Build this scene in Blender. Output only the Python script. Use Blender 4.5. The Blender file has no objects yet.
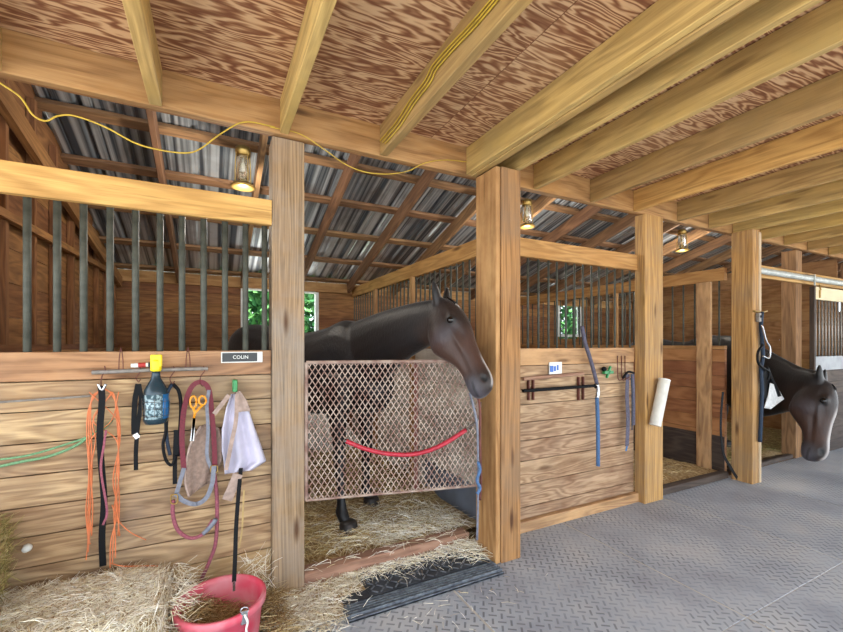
import bpy, bmesh, math, random
from mathutils import Vector, Matrix, noise
random.seed(7)
V = Vector
SC = bpy.context.scene
COL = SC.collection
PI = math.pi
# ------------------------------------------------------------------ camera geometry (843x632)
FP, CX, HY, EYE, YAW = 410.0, 421.5, 343.0, 1.45, math.radians(27)
cC, cS = math.cos(YAW), math.sin(YAW)
def ray(px, py):
    a = (px-CX)/FP
    return V((cC*a+cS, -cS*a+cC, (HY-py)/FP))
def at(px, py, Y):
    r = ray(px, py); k = Y/r.y
    return V((r.x*k, Y, EYE+r.z*k))
def atX(px, py, X):
    r = ray(px, py); k = X/r.x
    return V((X, r.y*k, EYE+r.z*k))
def atZ(px, py, Z=0.0):
    r = ray(px, py); k = (Z-EYE)/r.z
    return V((r.x*k, r.y*k, Z))
def atD(px, py, d):
    r = ray(px, py)
    return V((r.x*d, r.y*d, EYE+r.z*d))
cam = bpy.data.cameras.new('camera'); co = bpy.data.objects.new('camera', cam); COL.objects.link(co)
cam.sensor_width = 36; cam.lens = FP/843*36; cam.shift_y = (HY-316)/843
cam.clip_start = 0.05; cam.clip_end = 300
co.location = (0, 0, EYE); co.rotation_euler = (PI/2, 0, -YAW)
SC.camera = co

# ------------------------------------------------------------------ materials
def lin(h):
    c = [int(h[i:i+2], 16)/255 for i in (0, 2, 4)]
    return tuple((x/12.92 if x <= .04045 else ((x+.055)/1.055)**2.4) for x in c)+(1,)
class NT:
    def __init__(s, name):
        s.m = bpy.data.materials.new(name); s.m.use_nodes = True
        s.t = s.m.node_tree; s.b = s.t.nodes['Principled BSDF']
    def n(s, typ, **kw):
        nd = s.t.nodes.new(typ)
        for k, v in kw.items():
            if k.startswith('i_'):
                key = k[2:]; key = int(key) if key.isdigit() else key.replace('_', ' ')
                nd.inputs[key].default_value = v
            else: setattr(nd, k, v)
        return nd
    def l(s, a, b): s.t.links.new(a, b)
    def mth(s, op, a, b=None, c=None):
        nd = s.n('ShaderNodeMath', operation=op)
        for i, x in enumerate((a, b, c)):
            if x is None: continue
            if isinstance(x, (int, float)): nd.inputs[i].default_value = x
            else: s.l(x, nd.inputs[i])
        return nd.outputs[0]
    def ramp(s, fac, stops, interp='LINEAR'):
        nd = s.n('ShaderNodeValToRGB'); cr = nd.color_ramp; cr.interpolation = interp
        while len(cr.elements) < len(stops): cr.elements.new(.5)
        for e, (p, c) in zip(cr.elements, stops): e.position = p; e.color = c
        s.l(fac, nd.inputs[0]); return nd.outputs[0]
    def mix(s, fac, a, b, typ='MIX'):
        nd = s.n('ShaderNodeMix', data_type='RGBA', blend_type=typ)
        for i, x in ((0, fac), (6, a), (7, b)):
            if isinstance(x, (int, float, tuple)): nd.inputs[i].default_value = x
            else: s.l(x, nd.inputs[i])
        return nd.outputs[2]
    def bump(s, h, strength=.3, dist=.01):
        nd = s.n('ShaderNodeBump', i_Strength=strength, i_Distance=dist)
        s.l(h, nd.inputs['Height']); s.l(nd.outputs[0], s.b.inputs['Normal'])
def setp(b, rough=.6, metal=0., spec=.5):
    b.inputs['Roughness'].default_value = rough; b.inputs['Metallic'].default_value = metal
    b.inputs['Specular IOR Level'].default_value = spec
def wood(name, base, dark, accent=None, u=1.1, v=9., bands=5., rough=.75, contrast=1., knots=.5, weather=None, wamt=.5):
    """grain along UV u (metres), every board offset at random in UV"""
    t = NT(name); setp(t.b, rough, 0, .3)
    uv = t.n('ShaderNodeUVMap')
    mp = t.n('ShaderNodeMapping'); mp.inputs['Scale'].default_value = (u, v, 1); t.l(uv.outputs[0], mp.inputs[0])
    nz = t.n('ShaderNodeTexNoise', i_Scale=1.0, i_Detail=2.5, i_Roughness=.45, i_Distortion=.35); t.l(mp.outputs[0], nz.inputs[0])
    s = t.mth('SINE', t.mth('MULTIPLY', nz.outputs[0], bands*6.283*2))
    s = t.mth('MULTIPLY_ADD', s, .5, .5)
    mp2 = t.n('ShaderNodeMapping'); mp2.inputs['Scale'].default_value = (u*5, 170, 1); t.l(uv.outputs[0], mp2.inputs[0])
    n2 = t.n('ShaderNodeTexNoise', i_Scale=1.0, i_Detail=3); t.l(mp2.outputs[0], n2.inputs[0])
    mp3 = t.n('ShaderNodeMapping'); mp3.inputs['Scale'].default_value = (1.6, 4.5, 1); t.l(uv.outputs[0], mp3.inputs[0])
    n3 = t.n('ShaderNodeTexNoise', i_Scale=1.0, i_Detail=4, i_Roughness=.65); t.l(mp3.outputs[0], n3.inputs[0])
    mp4 = t.n('ShaderNodeMapping'); mp4.inputs['Scale'].default_value = (u*2.2, 38, 1); t.l(uv.outputs[0], mp4.inputs[0])
    n5 = t.n('ShaderNodeTexNoise', i_Scale=1.0, i_Detail=6, i_Roughness=.6); t.l(mp4.outputs[0], n5.inputs[0])
    fac = t.mth('ADD', t.mth('MULTIPLY', s, .26), t.mth('ADD', t.mth('MULTIPLY', n2.outputs[0], .34), t.mth('MULTIPLY', n5.outputs[0], .40)))
    c = t.ramp(fac, [(.5-.22*contrast, lin(base)), (.5+.26*contrast, lin(dark))])
    crk = t.ramp(n5.outputs[0], [(.60, (0, 0, 0, 1)), (.70, (1, 1, 1, 1))])
    c = t.mix(t.mth('MULTIPLY', crk, .45), c, tuple(x*.45 for x in lin(dark)[:3])+(1,))
    if accent:
        a = t.ramp(n3.outputs[0], [(.48, (0, 0, 0, 1)), (.68, (1, 1, 1, 1))])
        c = t.mix(t.mth('MULTIPLY', a, .75), c, lin(accent))
    if weather:
        tc = t.n('ShaderNodeTexCoord')
        n4 = t.n('ShaderNodeTexNoise', i_Scale=1.7, i_Detail=5, i_Roughness=.7); t.l(tc.outputs['Object'], n4.inputs[0])
        a = t.ramp(n4.outputs[0], [(.42, (0, 0, 0, 1)), (.66, (1, 1, 1, 1))])
        c = t.mix(t.mth('MULTIPLY', a, wamt), c, lin(weather))
    if knots:
        mp5 = t.n('ShaderNodeMapping'); mp5.inputs['Scale'].default_value = (1.7, 7.5, 1); t.l(uv.outputs[0], mp5.inputs[0])
        vo = t.n('ShaderNodeTexVoronoi', i_Scale=1.0); t.l(mp5.outputs[0], vo.inputs[0])
        k = t.ramp(vo.outputs['Distance'], [(.06, (1, 1, 1, 1)), (.17, (0, 0, 0, 1))])
        c = t.mix(t.mth('MULTIPLY', k, knots), c, lin('4a2c16'))
    at_ = t.n('ShaderNodeAttribute', attribute_name='rnd')
    hs = t.n('ShaderNodeHueSaturation'); t.l(c, hs.inputs['Color'])
    t.l(t.mth('MULTIPLY_ADD', at_.outputs['Fac'], .40, .78), hs.inputs['Value'])
    t.l(t.mth('MULTIPLY_ADD', at_.outputs['Fac'], .014, .493), hs.inputs['Hue'])
    t.l(hs.outputs[0], t.b.inputs['Base Color'])
    t.bump(t.mth('ADD', t.mth('MULTIPLY', fac, .6), t.mth('MULTIPLY', n3.outputs[0], .4)), .35, .006)
    return t.m
def plain(name, col, rough=.6, metal=0., var=.15, scale=30, bump=0, spec=.5, col2=None, lo=.35, hi=.65, det=3):
    t = NT(name); setp(t.b, rough, metal, spec)
    tc = t.n('ShaderNodeTexCoord')
    nz = t.n('ShaderNodeTexNoise', i_Scale=scale, i_Detail=det); t.l(tc.outputs['Object'], nz.inputs[0])
    a = lin(col)
    b = lin(col2) if col2 else tuple(x*(1-var) for x in a[:3])+(1,)
    t.l(t.ramp(nz.outputs[0], [(lo, b), (hi, a)]), t.b.inputs['Base Color'])
    if bump: t.bump(nz.outputs[0], bump, .005)
    return t.m
def strawmat(name, cols, rough=.7, value=1.):
    t = NT(name); setp(t.b, rough, 0, .25)
    at_ = t.n('ShaderNodeAttribute', attribute_name='rnd')
    n = len(cols)
    t.l(t.ramp(at_.outputs['Fac'], [(i/(n-1), lin(c)) for i, c in enumerate(cols)]), t.b.inputs['Base Color'])
    return t.m
M = {}
M['post'] = wood('post_wood', 'a08465', '66503a', accent='8c725a', u=.7, v=22, bands=4, contrast=.9, knots=.9, weather='8a837b', wamt=.6)
M['post2'] = wood('post_wood_warm', 'b98b56', '76522f', accent='9f7546', u=.7, v=20, bands=3, contrast=.95, knots=.9, weather='85705a', wamt=.55)
M['beam'] = wood('beam_wood', 'c9a067', '8f683c', accent='b78848', v=10, bands=2.5, contrast=1.0, knots=.7, weather='a98a60', wamt=.35)
M['joist'] = wood('joist_wood', 'c6a468', '8f7244', accent='b59455', v=10, bands=2.5, contrast=1.0, knots=.5, weather='988358', wamt=.5)
M['rail'] = wood('rail_wood', 'c79a5e', '93683a', accent='b5844a', v=9, bands=3, knots=.8)
M['kick'] = wood('kick_wood', 'c9ab80', '7d5f42', accent='93714f', v=9, bands=5, contrast=.95, knots=.6, weather='8f7d69', wamt=.6)
M['kick2'] = wood('stained_kick_wood', 'bd9d7c', '7a5a40', accent='76523a', v=9, bands=5, contrast=.9, knots=.7, weather='917b66', wamt=.5)
M['cap'] = wood('cap_wood', 'b58a62', '7a563a', accent='c49a70', v=7, bands=4, knots=.7, weather='8d7460', wamt=.4)
M['rear'] = wood('rear_wood', '9c6c42', '643f24', accent='80532f', v=9, bands=4, contrast=1, knots=.5, weather='583d28', wamt=.4)
M['stud'] = wood('stud_wood', 'b98c5c', '8c6238', accent='c49a68', v=7, bands=3, knots=.4, weather='6d4a2e', wamt=.4)
M['rafter'] = wood('rafter_wood', '97714f', '5f4431', accent='7f5c42', v=8, bands=3, knots=.5)
M['part'] = wood('dusty_partition_wood', 'd6cbbc', 'aa9d8d', accent='e0d8cc', v=6, bands=3, contrast=1, knots=.2, weather='a89c8e', wamt=.5)
M['sill'] = wood('sill_wood', 'a9836c', '7c5a48', accent='b9957c', v=8, bands=3, knots=.3)
M['orange'] = wood('stained_panel_wood', 'a3704a', '7e5030', accent='ae7a50', v=4, bands=3, knots=.2)
M['pale'] = wood('pale_board_wood', 'd8c3a2', 'b99f7b', v=7, bands=3, knots=.3)
M['darkboard'] = wood('dark_board_wood', '55483f', '352b26', v=7, bands=3, knots=.2)
def plywood():
    t = NT('plywood'); setp(t.b, .75, 0, .25)
    uv = t.n('ShaderNodeUVMap')
    mp = t.n('ShaderNodeMapping'); mp.inputs['Scale'].default_value = (.85, 5.0, 1); t.l(uv.outputs[0], mp.inputs[0])
    nz = t.n('ShaderNodeTexNoise', i_Scale=1.0, i_Detail=4, i_Roughness=.5, i_Distortion=.25); t.l(mp.outputs[0], nz.inputs[0])
    s = t.mth('MULTIPLY_ADD', t.mth('SINE', t.mth('MULTIPLY', nz.outputs[0], 125.)), .5, .5)
    n2 = t.n('ShaderNodeTexNoise', i_Scale=1., i_Detail=3)
    mp2 = t.n('ShaderNodeMapping'); mp2.inputs['Scale'].default_value = (5, 60, 1); t.l(uv.outputs[0], mp2.inputs[0]); t.l(mp2.outputs[0], n2.inputs[0])
    n3 = t.n('ShaderNodeTexNoise', i_Scale=.8, i_Detail=2); t.l(uv.outputs[0], n3.inputs[0])
    f = t.mth('MULTIPLY_ADD', s, .68, t.mth('MULTIPLY', n2.outputs[0], .4))
    c = t.ramp(f, [(.25, lin('cfaa82')), (.55, lin('a67a57')), (.9, lin('7d5037'))])
    c2 = t.ramp(f, [(.3, lin('d8ba93')), (.85, lin('ab825e'))])
    a = t.ramp(n3.outputs[0], [(.48, (0, 0, 0, 1)), (.66, (1, 1, 1, 1))])
    t.l(t.mix(t.mth('MULTIPLY', a, .6), c, c2), t.b.inputs['Base Color'])
    t.bump(f, .2, .004); return t.m
M['ply'] = plywood()
def tread():
    t = NT('rubber_tread_mat'); setp(t.b, .5, 0, .5)
    tc = t.n('ShaderNodeTexCoord')
    mp = t.n('ShaderNodeMapping'); mp.inputs['Rotation'].default_value = (0, 0, math.radians(35)); mp.inputs['Scale'].default_value = (21, 21, 21)
    t.l(tc.outputs['Object'], mp.inputs[0])
    sx = t.n('ShaderNodeSeparateXYZ'); t.l(mp.outputs[0], sx.inputs[0])
    X, Y = sx.outputs[0], sx.outputs[1]
    ix, iy = t.mth('FLOOR', X), t.mth('FLOOR', Y)
    fx, fy = t.mth('SUBTRACT', t.mth('SUBTRACT', X, ix), .5), t.mth('SUBTRACT', t.mth('SUBTRACT', Y, iy), .5)
    par = t.mth('ABSOLUTE', t.mth('MODULO', t.mth('ADD', ix, iy), 2.0))
    par = t.mth('GREATER_THAN', par, .5)
    ax, ay = t.mth('ABSOLUTE', fx), t.mth('ABSOLUTE', fy)
    def dash(p, q): return t.mth('MULTIPLY', t.mth('LESS_THAN', p, .46), t.mth('LESS_THAN', q, .12))
    d1, d2 = dash(ax, ay), dash(ay, ax)
    m = t.mth('ADD', t.mth('MULTIPLY', d1, par), t.mth('MULTIPLY', d2, t.mth('SUBTRACT', 1.0, par)))
    nz = t.n('ShaderNodeTexNoise', i_Scale=1.6, i_Detail=6, i_Roughness=.65); t.l(tc.outputs['Object'], nz.inputs[0])
    n2 = t.n('ShaderNodeTexNoise', i_Scale=60, i_Detail=3); t.l(tc.outputs['Object'], n2.inputs[0])
    c = t.ramp(nz.outputs[0], [(.32, lin('808898')), (.5, lin('9ca5b2')), (.68, lin('b3b6ba'))])
    c = t.mix(t.mth('MULTIPLY', n2.outputs[0], .35), c, lin('b9b6b0'))
    n5 = t.n('ShaderNodeTexNoise', i_Scale=2.6, i_Detail=3); t.l(tc.outputs['Object'], n5.inputs[0])
    wear = t.ramp(n5.outputs[0], [(.40, (.35, .35, .35, 1)), (.6, (1, 1, 1, 1))])
    mw = t.mth('MULTIPLY', m, wear)
    c = t.mix(t.mth('MULTIPLY', mw, .62), c, lin('42454c'))
    t.l(c, t.b.inputs['Base Color']); t.bump(t.mth('MULTIPLY', mw, 1.0), .7, .006)
    t.l(t.ramp(nz.outputs[0], [(.3, (.45, .45, .45, 1)), (.7, (.7, .7, .7, 1))]), t.b.inputs['Roughness'])
    return t.m
M['tread'] = tread()
def roofmat():
    t = NT('galvanised_roof'); setp(t.b, .34, .6, .5)
    tc = t.n('ShaderNodeTexCoord')
    mp = t.n('ShaderNodeMapping'); mp.inputs['Scale'].default_value = (24, .3, .3); t.l(tc.outputs['Object'], mp.inputs[0])
    nz = t.n('ShaderNodeTexNoise', i_Scale=1.0, i_Detail=3); t.l(mp.outputs[0], nz.inputs[0])
    n2 = t.n('ShaderNodeTexNoise', i_Scale=3.0, i_Detail=5); t.l(tc.outputs['Object'], n2.inputs[0])
    c = t.ramp(nz.outputs[0], [(.40, lin('555d66')), (.60, lin('d4dade'))])
    c = t.mix(t.ramp(n2.outputs[0], [(.5, (0, 0, 0, 1)), (.75, (.6, .6, .6, 1))]), c, lin('6b5a4b'))
    t.l(c, t.b.inputs['Base Color']); t.bump(nz.outputs[0], .15, .01); return t.m
M['roof'] = roofmat()
M['pipe'] = plain('bar_steel', '53554c', .6, .2, .35, 25, spec=.3)
M['rail_pipe'] = plain('grey_pipe', '8d8780', .5, .3, .3, 40)
M['mesh'] = plain('rusty_mesh_steel', 'a79486', .65, .15, .3, 14, col2='78594e')
M['rust'] = plain('red_brown_steel', '6b3a30', .6, .3, .3, 30)
M['redhose'] = plain('red_rubber', 'b22638', .4, 0, .2, 30)
M['chain'] = plain('steel_chain', '6e6a66', .35, .9, .2, 60)
M['black'] = plain('black_leather', '101114', .6, 0, .3, 60, spec=.15)
M['darkblue'] = plain('navy_webbing', '1c2f45', .75, 0, .4, 120)
M['orangecord'] = plain('orange_cord', 'd97a48', .55, 0, .25, 20)
M['maroon'] = plain('maroon_webbing', '6f1f2e', .7, 0, .35, 90)
M['pinkrope'] = plain('pink_rope', '95505e', .8, 0, .35, 120)
M['greyleather'] = plain('grey_blue_leather', '767985', .55, 0, .3, 50)
M['taupe'] = plain('taupe_mesh_cloth', '8b7568', .85, 0, .3, 60, bump=.3)
M['lilac'] = plain('pale_lilac_cloth', 'c3bfd0', .85, 0, .22, 9, bump=.3)
M['beigeband'] = plain('beige_fleece', 'a99387', .9, 0, .3, 40, bump=.3)
M['yellow'] = plain('yellow_plastic', 'f2d800', .4, 0, .1, 30)
M['yellowcord'] = plain('yellow_cord', 'c4a437', .55, 0, .2, 20)
M['tancord'] = plain('tan_cord', 'b69a62', .6, 0, .2, 20)
M['bottle'] = plain('dark_teal_plastic', '1e3540', .25, 0, .2, 20)
M['blue'] = plain('blue_label', '1566a0', .35, 0, .2, 12)
M['label'] = plain('pale_blue_label', '9fb6bd', .4, 0, .45, 70, col2='3d5660', lo=.45, hi=.55)
M['orangeplast'] = plain('orange_plastic', 'f09a20', .35, 0, .1, 30)
M['steel'] = plain('bright_steel', 'b9bcc0', .25, .9, .1, 30)
M['green'] = plain('green_plastic', '2f8a4d', .4, 0, .2, 30)
M['greenrope'] = plain('faded_green_rope', '6f9a70', .8, 0, .3, 120)
M['white'] = plain('white_plastic', 'dcdcd6', .4, 0, .1, 12)
M['whitep'] = plain('chalky_white_tube', 'd6d3c8', .6, 0, .15, 14)
M['redp'] = plain('red_print', 'c23a34', .4, 0, .3, 60)
M['plate'] = plain('dark_plate', '1a1f22', .4, 0, .1, 12)
M['printblue'] = plain('blue_print', '2a62b8', .4, 0, .1, 12)
M['bucket'] = plain('pink_red_plastic', 'cf4058', .5, 0, .25, 7, col2='cf8088')
M['rubber'] = plain('black_rubber', '2a2d33', .6, 0, .3, 12, col2='3d4148', spec=.3)
M['wornrubber'] = plain('worn_rubber', '6a7078', .6, 0, .3, 25, col2='474c54', spec=.3)
M['rubbergrey'] = plain('grey_rubber_skirt', '6f7580', .6, 0, .25, 6)
M['bluerope'] = plain('blue_lead_rope', '55749c', .8, 0, .35, 140, spec=.2)
M['lavender'] = plain('lavender_webbing', '625f6e', .85, 0, .35, 60, spec=.2)
M['brass'] = plain('brass', 'b09050', .35, .85, .2, 30)
M['track'] = plain('whitewashed_pipe', 'b9bdb8', .5, .1, .3, 18)
M['doorwhite'] = plain('chalky_white_board', '979a9e', .6, 0, .25, 8)
M['trimwhite'] = plain('white_trim', 'd8d8d2', .6, 0, .12, 8)
M['creamboard'] = plain('cream_board', 'd8c8a0', .6, 0, .15, 5)
M['dirt'] = plain('stall_dirt', '8d7048', .9, 0, .35, 9, bump=.6, col2='5a4026')
M['bed'] = plain('straw_bedding', 'c3ad84', .9, 0, .3, 38, bump=.8, col2='8a6c42')
M['shav'] = plain('pale_shavings', 'ece8e0', .9, 0, .2, 50, bump=.6)
M['concrete'] = plain('dusty_concrete', 'c4c0b6', .85, 0, .2, 6, bump=.2)
M['ground'] = plain('bounce_gravel', 'c4c0b8', .95, 0, .15, 4)
M['grass'] = plain('grass', '5d8a3a', .95, 0, .4, 3)
M['leaf'] = strawmat('leaves', ['1f4a24', '35693a', '5a8f4c', '2a5a34'], .7)
M['bark'] = plain('bark', '6d5844', .9, 0, .3, 12, bump=.6)
M['straw'] = strawmat('straw', ['a98c58', 'd8c28c', 'ece0ba', '8c6e3e', 'd0b478'])
M['strawpale'] = strawmat('pale_straw', ['dbd0b2', 'fffbee', 'f4ecd4', 'a89068', 'fffdf6', 'e2d2a4'])  # near-white tones put the bale's overexposed highlights into the straw colour
M['strawgreen'] = strawmat('green_hay', ['8c8350', 'b8a868', '6f6a3a', 'd0c088', '7a6238'])
M['strawdark'] = strawmat('dark_straw', ['7c6340', 'b39a6a', 'd8c494', '66492a', 'a08658'])  # straw mix in darker browns
M['hoof'] = plain('hoof_horn', '2b2725', .5, 0, .3, 30)
M['eye'] = plain('dark_eye', '0c0806', .06, 0, .1, 10)
M['mane'] = plain('black_hair', '14100f', .8, 0, .4, 40, spec=.1)
M['mask'] = plain('white_mask_cloth', 'cfd0cf', .8, 0, .2, 30)
def glassm():
    t = NT('jar_glass'); t.b.inputs['Transmission Weight'].default_value = .85; setp(t.b, .12, 0, .5)
    t.b.inputs['Base Color'].default_value = lin('e8dcc0'); return t.m
M['glass'] = glassm()
def coatm():
    t = NT('horse_coat'); setp(t.b, .5, 0, .4)
    a = t.n('ShaderNodeAttribute', attribute_name='coat')
    tc = t.n('ShaderNodeTexCoord')
    nz = t.n('ShaderNodeTexNoise', i_Scale=9, i_Detail=5); t.l(tc.outputs['Object'], nz.inputs[0])
    hs = t.n('ShaderNodeHueSaturation'); t.l(a.outputs['Color'], hs.inputs['Color']); t.l(t.mth('MULTIPLY_ADD', nz.outputs[0], .8, .6), hs.inputs['Value'])
    t.l(hs.outputs[0], t.b.inputs['Base Color'])
    mp = t.n('ShaderNodeMapping'); mp.inputs['Scale'].default_value = (90, 90, 25); t.l(tc.outputs['Object'], mp.inputs[0])
    n2 = t.n('ShaderNodeTexNoise', i_Scale=1, i_Detail=3); t.l(mp.outputs[0], n2.inputs[0]); t.bump(n2.outputs[0], .5, .006)
    t.b.inputs['Sheen Weight'].default_value = .12; t.b.inputs['Sheen Roughness'].default_value = .4
    return t.m
M['coat'] = coatm()

# ------------------------------------------------------------------ mesh builder
class MB:
    def __init__(s): s.v = []; s.f = []; s.uv = []; s.r = []
    def quad(s, idx, uvs, rnd): s.f.append(idx); s.uv.append(uvs); s.r.append(rnd)
    def beam(s, a, b, w, h, up=(0, 0, 1), rnd=None):
        """box from a to b; w across, h along up"""
        a, b = V(a), V(b); d = (b-a); L = d.length; d.normalize()
        sd = d.cross(V(up))
        if sd.length < 1e-5: sd = d.cross(V((1, 0, 0)))
        sd.normalize(); u = sd.cross(d).normalized()
        rnd = random.random() if rnd is None else rnd
        o = len(s.v)
        for p in (a, b):
            for x, y in ((-1, -1), (1, -1), (1, 1), (-1, 1)):
                s.v.append(p+sd*(x*w/2)+u*(y*h/2))
        U, W = random.uniform(0, 50), random.uniform(0, 50)
        per = [0, w, w+h, 2*w+h, 2*w+2*h]
        for k in range(4):
            k2 = (k+1) % 4
            s.quad((o+k, o+k2, o+4+k2, o+4+k), [(U, W+per[k]), (U, W+per[k+1]), (U+L, W+per[k+1]), (U+L, W+per[k])], rnd)
        s.quad((o+3, o+2, o+1, o), [(U, W+h), (U+.02, W+h), (U+.02, W), (U, W)], rnd)
        s.quad((o+4, o+5, o+6, o+7), [(U, W), (U+.02, W), (U+.02, W+h), (U, W+h)], rnd)
    def box(s, x0, x1, y0, y1, z0, z1, rnd=None):
        dx, dy, dz = x1-x0, y1-y0, z1-z0; cx, cy, cz = (x0+x1)/2, (y0+y1)/2, (z0+z1)/2
        m = max(dx, dy, dz)
        if m == dx: s.beam((x0, cy, cz), (x1, cy, cz), dy, dz, (0, 0, 1), rnd)
        elif m == dy: s.beam((cx, y0, cz), (cx, y1, cz), dx, dz, (0, 0, 1), rnd)
        else: s.beam((cx, cy, z0), (cx, cy, z1), dx, dy, (0, 1, 0), rnd)
    def sweep(s, pts, sec, side=None, rnd=None, scale=None, cap=True, uvw=1.):
        """sec: 2d points (across, along 'side' normal); side: preferred width direction"""
        pts = [V(p) for p in pts]; n = len(pts); m = len(sec); o = len(s.v)
        rnd = random.random() if rnd is None else rnd
        U, W = random.uniform(0, 50), random.uniform(0, 50); acc = 0
        prev = None
        for i, p in enumerate(pts):
            d = (pts[min(i+1, n-1)]-pts[max(i-1, 0)])
            d = d.normalized() if d.length > 1e-9 else V((0, 0, 1))
            if side is not None:
                a = V(side[i]) if isinstance(side, list) else V(side)
                a = a-d*a.dot(d)
                a = a.normalized() if a.length > 1e-4 else (prev or d.orthogonal())
            else:
                a = prev if prev is not None else (d.cross(V((0, 0, 1))) if abs(d.z) < .9 else d.cross(V((0, 1, 0))))
                a = a-d*a.dot(d); a = a.normalized() if a.length > 1e-4 else d.orthogonal().normalized()
            prev = a; b = d.cross(a)
            k = scale[i] if scale else 1.
            for x, y in sec: s.v.append(p+a*(x*k)+b*(y*k))
        per = [0]
        for j in range(m): per.append(per[-1]+math.dist(sec[j], sec[(j+1) % m]))
        for i in range(n-1):
            L = (pts[i+1]-pts[i]).length
            for j in range(m):
                j2 = (j+1) % m
                s.quad((o+i*m+j, o+i*m+j2, o+(i+1)*m+j2, o+(i+1)*m+j),
                       [(U+acc, W+per[j]), (U+acc, W+per[j+1]), (U+acc+L, W+per[j+1]), (U+acc+L, W+per[j])], rnd)
            acc += L
        if cap:
            s.quad(tuple(o+j for j in range(m))[::-1], [(U, W)]*m, rnd)
            s.quad(tuple(o+(n-1)*m+j for j in range(m)), [(U, W)]*m, rnd)
    def tube(s, pts, r, seg=8, rnd=None, scale=None, cap=True):
        s.sweep(pts, [(r*math.cos(2*PI*j/seg), r*math.sin(2*PI*j/seg)) for j in range(seg)], rnd=rnd, scale=scale, cap=cap)
    def strap(s, pts, w, t, side=(1, 0, 0), rnd=None):
        s.sweep(pts, [(-w/2, -t/2), (w/2, -t/2), (w/2, t/2), (-w/2, t/2)], side=side, rnd=rnd)
    def lathe(s, prof, c, seg=20, axis=(0, 0, 1), sx=1., rnd=None, cap=True):
        c = V(c); q = V((0, 0, 1)).rotation_difference(V(axis)); o = len(s.v); rnd = random.random() if rnd is None else rnd
        for r, z in prof:
            for j in range(seg):
                a = 2*PI*j/seg; s.v.append(c+q@V((r*math.cos(a)*sx, r*math.sin(a), z)))
        for i in range(len(prof)-1):
            for j in range(seg):
                j2 = (j+1) % seg
                s.quad((o+i*seg+j, o+i*seg+j2, o+(i+1)*seg+j2, o+(i+1)*seg+j), [(j/seg, i*.1), (j/seg+.05, i*.1), (j/seg+.05, i*.1+.1), (j/seg, i*.1+.1)], rnd)
        if cap:
            s.quad(tuple(o+j for j in range(seg))[::-1], [(0, 0)]*seg, rnd)
            k = o+(len(prof)-1)*seg; s.quad(tuple(k+j for j in range(seg)), [(0, 0)]*seg, rnd)
    def ball(s, c, rx, ry=None, rz=None, seg=12, rings=8, axis=(0, 0, 1)):
        prof = [(max(1e-4, math.sin(PI*i/rings))*rx, -math.cos(PI*i/rings)*(rz or rx)) for i in range(rings+1)]
        s.lathe(prof, c, seg, axis, sx=1. if ry is None else rx/ry)
    def grid(s, P, rnd=None, close=False):
        """P: rows of points"""
        o = len(s.v); n = len(P[0]); rnd = random.random() if rnd is None else rnd
        for row in P: s.v += [V(p) for p in row]
        for i in range(len(P)-1):
            for j in range(n-1):
                s.quad((o+i*n+j, o+i*n+j+1, o+(i+1)*n+j+1, o+(i+1)*n+j), [(j*.05, i*.05), (j*.05+.05, i*.05), (j*.05+.05, i*.05+.05), (j*.05, i*.05+.05)], rnd)
    def blade(s, p, d, L, w, bend, rnd=None):
        """one straw: 3-sided, two segments"""
        p = V(p); d = V(d).normalized(); a = d.orthogonal().normalized(); b = d.cross(a); o = len(s.v)
        m = p+d*(L/2)+bend*L; e = p+d*L
        for q, k in ((p, 1), (m, 1), (e, .5)):
            for j in range(3):
                t = 2*PI*j/3; s.v.append(q+a*(math.cos(t)*w*k)+b*(math.sin(t)*w*k))
        r = random.random() if rnd is None else rnd
        z = [(0, 0)]*4
        for i in (0, 3):
            for j in range(3):
                j2 = (j+1) % 3; s.quad((o+i+j, o+i+j2, o+i+3+j2, o+i+3+j), z, r)
    def build(s, name, mat, parent=None, smooth=False, bevel=0, solid=0, sub=0, loc=None):
        me = bpy.data.meshes.new(name)
        me.from_pydata([tuple(v) for v in s.v], [], s.f)
        uvl = me.uv_layers.new(name='UVMap')
        flat = [c for face in s.uv for uv in face for c in uv]
        uvl.data.foreach_set('uv', flat)
        at_ = me.attributes.new('rnd', 'FLOAT', 'FACE'); at_.data.foreach_set('value', s.r)
        me.materials.append(mat)
        if smooth: me.polygons.foreach_set('use_smooth', [True]*len(me.polygons))
        me.update()
        o = bpy.data.objects.new(name, me); COL.objects.link(o)
        if bevel:
            b = o.modifiers.new('b', 'BEVEL'); b.width = bevel; b.segments = 1; b.limit_method = 'ANGLE'
        if solid:
            b = o.modifiers.new('s', 'SOLIDIFY'); b.thickness = solid; b.offset = 0
        if sub:
            b = o.modifiers.new('u', 'SUBSURF'); b.levels = sub; b.render_levels = sub
        if loc is not None: o.location = loc
        if parent is not None: adopt(o, parent)
        return o
def root_of(p):
    m = V((0, 0, 0))
    while p is not None: m += p.location; p = p.parent
    return m
def adopt(o, parent):
    o.parent = parent
    if parent.type == 'EMPTY' : o.matrix_parent_inverse = Matrix.Translation(-parent.location)
def tag(o, label=None, cat=None, group=None, kind=None):
    for k, v in (('label', label), ('category', cat), ('group', group), ('kind', kind)):
        if v: o[k] = v
    return o
def thing(name, loc, label, cat, group=None):
    o = bpy.data.objects.new(name, None); COL.objects.link(o); o.location = loc; o.empty_display_size = .05
    return tag(o, label, cat, group)
def cr(pts, n=6):
    """Catmull-Rom through points"""
    P = [V(p) for p in pts]; P = [P[0]*2-P[1]]+P+[P[-1]*2-P[-2]]; out = []
    for i in range(1, len(P)-2):
        for k in range(n):
            t = k/n; a, b, c, d = P[i-1:i+3]
            out.append(.5*((2*b)+(c-a)*t+(2*a-5*b+4*c-d)*t*t+(3*b-a-3*c+d)*t**3))
    out.append(P[-2]); return out
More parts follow.
